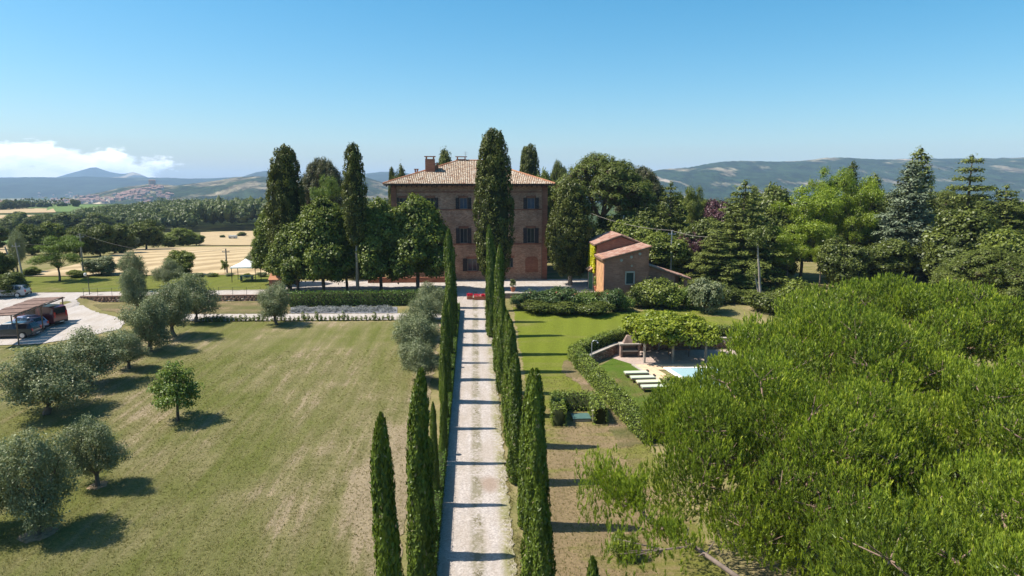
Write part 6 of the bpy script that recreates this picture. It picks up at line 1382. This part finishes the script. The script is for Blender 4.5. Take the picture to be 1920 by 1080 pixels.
for px, Y, top, w, mt, lab in SH: tree_px('shrub', 'garden_shrub', 'shrub', px, Y-(3.4 if px < 1180 else 1.5), top-(9 if px > 1110 else 5), w*1.3, lab, mat=mt, group='shrubs along the garden bank', base=float(plane(Y-(3.4 if px < 1180 else 1.5))))
# ================================================================== left background
BG = [('robinia', 108, 97, 441, 104, 'bright yellow green tree with open crown at the field edge', 'l_light', 0), ('round', 190, 104, 478, 62, 'grey green bushy shrub right of the bright green tree', 'l_olive', 0), ('round', 340, 103, 468, 56, 'dark green bushy tree behind the grey olive on the far grass', 'l_mid', 1), ('olive', 474, 112, 470, 30, 'small grey tree behind the white gazebo', None, 1), ('robinia', 422, 104, 486, 18, 'tiny thin tree left of the gazebo', 'l_mid', 1), ('round', 8, 84, 508, 84, 'dark green tree at the left edge by the carport', None, 0), ('round', -6, 96, 466, 60, 'dark tree cut by the left edge', None, 2), ('olive', 31, 108, 436, 34, 'grey pale tree on the left behind the poles', None, 2),
 ('round', 60, 104, 500, 36, 'low green bush left of the bright green tree', 'l_mid', 1), ('round', 145, 101, 505, 34, 'small low bush under the bright green tree', 'l_mid', 2)]
for kd, px, Y, top, w, lab, mt, v in BG: tree_px(kd, 'olive_tree' if kd == 'olive' else ('field_tree' if kd == 'robinia' else 'bushy_tree'), 'tree', px, Y, top, w, lab, mat=mt, var=v)
for i in range(12):
    px = 190+i*27 if i > 3 else 330+i*20; tree_px('shrub', 'low_shrub', 'shrub', px+RT.uniform(-8, 8), 99.5+RT.uniform(0, 2), 512+RT.uniform(-3, 3), RT.uniform(12, 20), 'low scrubby shrub on the edge between far grass and straw field', mat='l_olive' if i % 2 else 'l_mid', group='scrub along the straw field edge')
# wooded strip between the fields, each tree its own
def far_tree(px, py, top, w, lab, mt, kd='round', v=0, grp='trees between the fields'):
    p = on_g(px, py); tree_px(kd, 'field_tree' if kd != 'bigcyp' else 'distant_cypress', 'tree' if kd != 'bigcyp' else 'cypress', px, p[1], top, w, lab, mat=mt, var=v, group=grp)
FT = [(275, 468, 408, 70, 'tall dark tree at the near end of the wood', 'l_round'), (345, 461, 426, 62, 'light green rounded tree at the field corner', 'l_mid'), (318, 464, 438, 36, 'small tree between the dark tree and the rounded one', 'l_mid'), (370, 460, 436, 34, 'bushy low tree touching the straw field', 'l_mid'), (225, 475, 418, 62, 'dark tree left of the tall dark tree', 'l_round'), (188, 480, 414, 56, 'dark green tree behind the grey shrub', 'l_round'), (150, 482, 418, 52, 'shaded tree behind the utility pole', 'l_round'), (60, 478, 418, 56, 'dark tree left of the bright green tree', 'l_round'), (248, 470, 440, 30, 'grey green bush in the gap', 'l_olive'), (100, 470, 412, 60, 'green tree behind the bright green tree', 'l_mid'), (20, 450, 408, 44, 'dark tree near the left edge', 'l_round'), (-8, 470, 420, 50, 'very dark tree at the left edge', 'l_round'),
      (128, 440, 396, 70, 'large dark tree mass left part', 'l_round'), (190, 440, 398, 66, 'large dark tree mass right part', 'l_round'), (80, 430, 398, 52, 'tree in the second row at left', 'l_round'), (40, 425, 396, 40, 'tree in front of the small tan field', 'l_mid'), (42, 408, 396, 22, 'small dark tree on the tan field', 'l_round'), (148, 388, 372, 18, 'lone dark tree in the green crop field', 'l_round'), (420, 446, 440, 11, 'tiny dark bush in the far straw field', 'l_round'), (456, 443, 435, 20, 'low dark bush in the far straw field', 'l_round')]
for i, (px, py, top, w, lab, mt) in enumerate(FT): far_tree(px, py, top, w, lab, mt, v=i)
for i, (px, py, top, w) in enumerate(((3, 392, 369, 9), (38, 392, 373, 6), (26, 393, 372, 22), (50, 392, 374, 30), (14, 394, 377, 20))): far_tree(px, py, top, w, ['dark cypress tip at the far left edge of the valley', 'thin cypress by the distant farm', 'dark round tree by the distant farm', 'wide dark tree right of the distant farm', 'tree left of the distant farm'][i], 'l_round', 'bigcyp' if i < 2 else 'round', i, 'trees round the distant farm')
# ------------------------------------------------------------------ the wood : one mass of crowns
def wood(name, label, pts, mat, sizes, seed, hfun):
    rng = np.random.default_rng(seed); Vs, Ts = [], []; cvs, cfs, o = [], [], 0
    for (x, y) in pts:
        w = rng.uniform(*sizes); h = hfun(x, y)*rng.uniform(.85, 1.12); zg = G(x, y); n = int(130 if y < 420 else (70 if y < 600 else 36))
        w *= 1.0 if y > 0 else 1; d = sph(n, rng); d[:, 2] = np.abs(d[:, 2])*1.0-.25; P = np.array((x, y, zg+h-w*.45))+d*np.array((w*.55, w*.55, w*.5))*rng.uniform(.8, 1.15, (n, 1)); L = rng.uniform(.12, .2, n)*w
        N = unit(d+rng.normal(0, .45, (n, 3))+np.array((0, 0, .3))); Vs.append(tris_(P, N, rng.normal(size=(n, 3)), L, L*.8)); Ts.append(np.clip(rng.normal(.5, .2)+rng.normal(0, .12, n), 0, 1))
        cv, cf = core([((x, y, zg+h-w*.55), (w*.5, w*.5, h*.5))], .66, int(abs(x)) % 97, 1); cvs.append(cv); cfs.append(cf+o); o += len(cv)
    ob_ = obj(name, foliage_mesh(name, [(np.concatenate(Vs), np.concatenate(Ts))], (np.concatenate(cvs), np.concatenate(cfs)), [M[mat], M[mat]])); props(ob_, label, kind='stuff')
pts = []; rw = np.random.default_rng(9)
poly = [on_g(*p)[:2] for p in ((300, 437), (376, 434), (560, 431), (760, 428))]
wh = lambda q: float(np.interp(q, [100, 250, 330, 400], [7, 8.5, 11, 13.5]))
y0w = min(p[1] for p in poly)
def px_of(x, y, z):
    d = np.array((x, y, z-CAM_Z)); f = np.array((_sy*_cp, _cy*_cp, -_sp)); r = np.array((_cy, -_sy, 0)); u = np.array((_sy*_sp, _cy*_sp, _cp)); k = d@f; return 960+F*(d@r)/k, 540-F*(d@u)/k
y = 330.0
while y < 1000:
    step = 5.2+(y-330)*.008
    for x in np.arange(-420-y*.25, -40+y*.02, step):
        X, Y = x+rw.uniform(-.3, .3)*step, y+rw.uniform(-.3, .3)*step; qx, qy = px_of(X, Y, G(X, Y))
        front = np.interp(qx, [90, 180, 300, 376, 800], [404, 420, 436, 434, 429])
        if qy < front and 92 < qx < 800 and px_of(X, Y, G(X, Y)+wh(qx))[1] > np.interp(qx, [92, 150, 215, 275, 325, 500, 800], [400, 390, 383, 377, 374.5, 373, 373]): pts.append((X, Y))
    y += step*1.0
print('wood trees', len(pts))
wood('woodland', 'dense green wood stretching behind the straw field to the hills', pts, 'l_wood', (6, 9.5), 4, lambda x, y: wh(px_of(x, y, -10)[0]))
# far hedgerows and copses in the plain, left and right
pts = []
for row in range(46):
    y0 = 480*(1.062**row); x0 = rw.uniform(-1.1, .9)*y0; L_ = rw.uniform(.05, .3)*y0; ang = rw.uniform(-.35, .35)
    for s in np.arange(0, L_, 9+y0*.004):
        for k in range(1+(rw.random() < .4)): pts.append((x0+s*math.cos(ang)+rw.normal(0, 3), y0+s*math.sin(ang)+k*8+rw.normal(0, 3)))
pts = [p for p in pts if p[1] < 3200 and not (380 > px_of(p[0], p[1], 0)[0] > -40 and px_of(p[0], p[1], G(*p))[1] > 392)]
wood('hedgerows', 'distant hedgerows and copses scattered over the valley floor', pts, 'l_wood', (11, 20), 6, lambda x, y: 9.0+y*.002)
# ------------------------------------------------------------------ hill village and the distant farm
hm = {}
def house_mesh(i):
    b = MB(); w, d, h = ((14, 11, 9), (11, 10, 7), (20, 12, 8), (9, 9, 15))[i]; b.box(-w/2, w/2, -d/2, d/2, -4, h, 0); b.xprof([(-d/2-.5, h), (d/2+.5, h), (0, h+d*.22)], -w/2-.4, w/2+.4, 1)
    for k in range(int(w/4)):
        for z in (1.5, 5):
            if z < h-2: b.box(-w/2+1.2+k*4, -w/2+2.6+k*4, -d/2-.08, -d/2-.01, z, z+1.8, 2)
    return b.mesh('village_house')
hmats = [plain('warm village plaster', (.36, .29, .23), .9), plain('pale village plaster', (.50, .45, .39), .9), plain('pink village plaster', (.33, .22, .18), .9)]; roofm = plain('village roof tile', (.22, .125, .10), .9)
HM = [house_mesh(i) for i in range(4)]
for m_ in HM:
    for q in (hmats[0], roofm, M['glass']): m_.materials.append(q)
bpy.context.view_layer.update()
dg = bpy.context.evaluated_depsgraph_get()
def cast(px, py, y_min=1500):
    d = Vector(ray(px, py)).normalized(); o = Vector((0, 0, CAM_Z))+d*y_min
    ok, loc, n, i, ob_, _ = S.ray_cast(dg, o, d, distance=9000)
    while ok and not ob_.name.startswith(('hills', 'ground', 'mountain')): o = loc+d*.5; ok, loc, n, i, ob_, _ = S.ray_cast(dg, o, d, distance=9000)
    return loc if ok and ob_.name.startswith(('hills', 'ground')) else None
HV = []
rv = random.Random(14)
for k in range(210):
    if k < 95: px = rv.uniform(222, 303); py = np.interp(px, [200, 250, 285, 305], [371, 359, 350, 351])+abs(rv.gauss(0, 4.5))*(1.3 if px > 265 else .8)+.5
    elif k < 165: px = rv.uniform(95, 262); py = np.interp(px, [100, 180, 262], [379, 378, 372])+rv.gauss(0, 2.6)
    else: px = rv.uniform(70, 330); py = rv.uniform(362, 384)
    if k < 3: px, py = 283+k*3, 347
    l = cast(px, py, 1800)
    if l is None: l = Vector(on_g(px, py))
    HV.append((l, k))
for i, (l, k) in enumerate(HV):
    i_ = 3 if k < 3 else rv.randrange(3); o = obj('village_house', HM[i_], None, None, l, rv.uniform(-.6, .6)); s_ = .85 if k >= 3 else 1.2; o.scale = (s_, s_, s_)
    o.material_slots[0].link = 'OBJECT'; o.material_slots[0].material = hmats[rv.randrange(3)]
    where = 'on the hill top' if k < 95 else ('at the foot of the hill' if k < 165 else 'scattered among the slopes')
    props(o, f'tiny tile roofed house of the distant village {where}', 'house', f'distant village houses {where}')
for px, py, s, lab in ((11, 386, 1.6, 'distant farmhouse with red roof between dark trees at the far left'), (1593, 0, 0, '')):
    if not s: continue
    p = on_g(px, 391); o = obj('farmhouse', HM[2], None, None, (p[0], p[1], p[2]), .2); o.scale = (.8, .8, .8); props(o, lab, 'farmhouse')
p = on_g(437, 448); t = thing('hay_trailer', 'small white covered trailer in the far straw field', 'trailer', p); b = MB(); b.box(-1.6, 1.6, -1, 1, .5, 1.6); b.put('body', M['white'], t)
for s in (-.9, .9): b = MB(); b.tube([(s, -1.1, .4), (s, 1.1, .4)], .4, 10); b.put('wheel', M['black'], t)

print('TOTAL tris', sum(sum(len(p.vertices)-2 for p in m.polygons) if len(m.polygons) < 2000 else len(m.loops)-2*len(m.polygons) for m in bpy.data.meshes)) if False else None

q_ = on_z(1278, 742, ZP); tree_px('shrub', 'garden_shrub', 'shrub', 1283, q_[1], 703, 74, 'yellowish brown tinged bush at the pool corner in front of the pine', mat='l_vine', base=ZP)
# dry grass clumps standing up from the near lawns
def clumps(name, label, n, xr, yr, mat, seed, ok):
    rng = np.random.default_rng(seed); x = rng.uniform(*xr, n); y = yr[0]+(yr[1]-yr[0])*rng.random(n)**1.5; k = ok(x, y); x, y = x[k], y[k]; n = len(x); z = plane(y)+.03
    P = np.repeat(np.column_stack([x, y, z]), 3, 0)+rng.normal(0, .035, (n*3, 3))*np.array((1, 1, 0)); m = len(P); D = unit(np.array((0, 0, 1.0))+rng.normal(0, .45, (m, 3))); W3 = unit(np.cross(D, rng.normal(size=(m, 3))))*.016; H = rng.uniform(.04, .11, m)[:, None]
    V = np.stack([P-W3, P+W3, P+D*H], 1).reshape(-1, 3); props(obj(name, foliage_mesh(name, [(V, rng.random(m))], None, [M[mat]])), label, kind='stuff')
M['l_dry'] = leaf('dry grass blade', (.13, .135, .03), (.33, .27, .12), .3, .01)
clumps('grass', 'dry grass clumps standing up from the left olive lawn', 34000, (-32, -3.2), (20, 60), 'l_dry', 1, lambda x, y: x > -y*1.05)
clumps('grass', 'ragged grass fringe growing along both edges of the gravel drive', 26000, (-1.9, 2.4), (18, 74), 'l_dry', 5, lambda x, y: ((np.abs(x-1.62+.12*np.sin(y*1.7)) < .22+.12*np.sin(y*.9+x)) | (np.abs(x+1.7) < .1) | ((np.abs(x-.05) < .16) & (np.sin(y*1.3)+np.sin(y*3.1+2) > .9))) )
clumps('grass', 'dry grass clumps on the lawn between right cypresses and pines', 9000, (2.9, 12), (20, 52), 'l_dry', 2, lambda x, y: x < 3+(y-10)*.26)
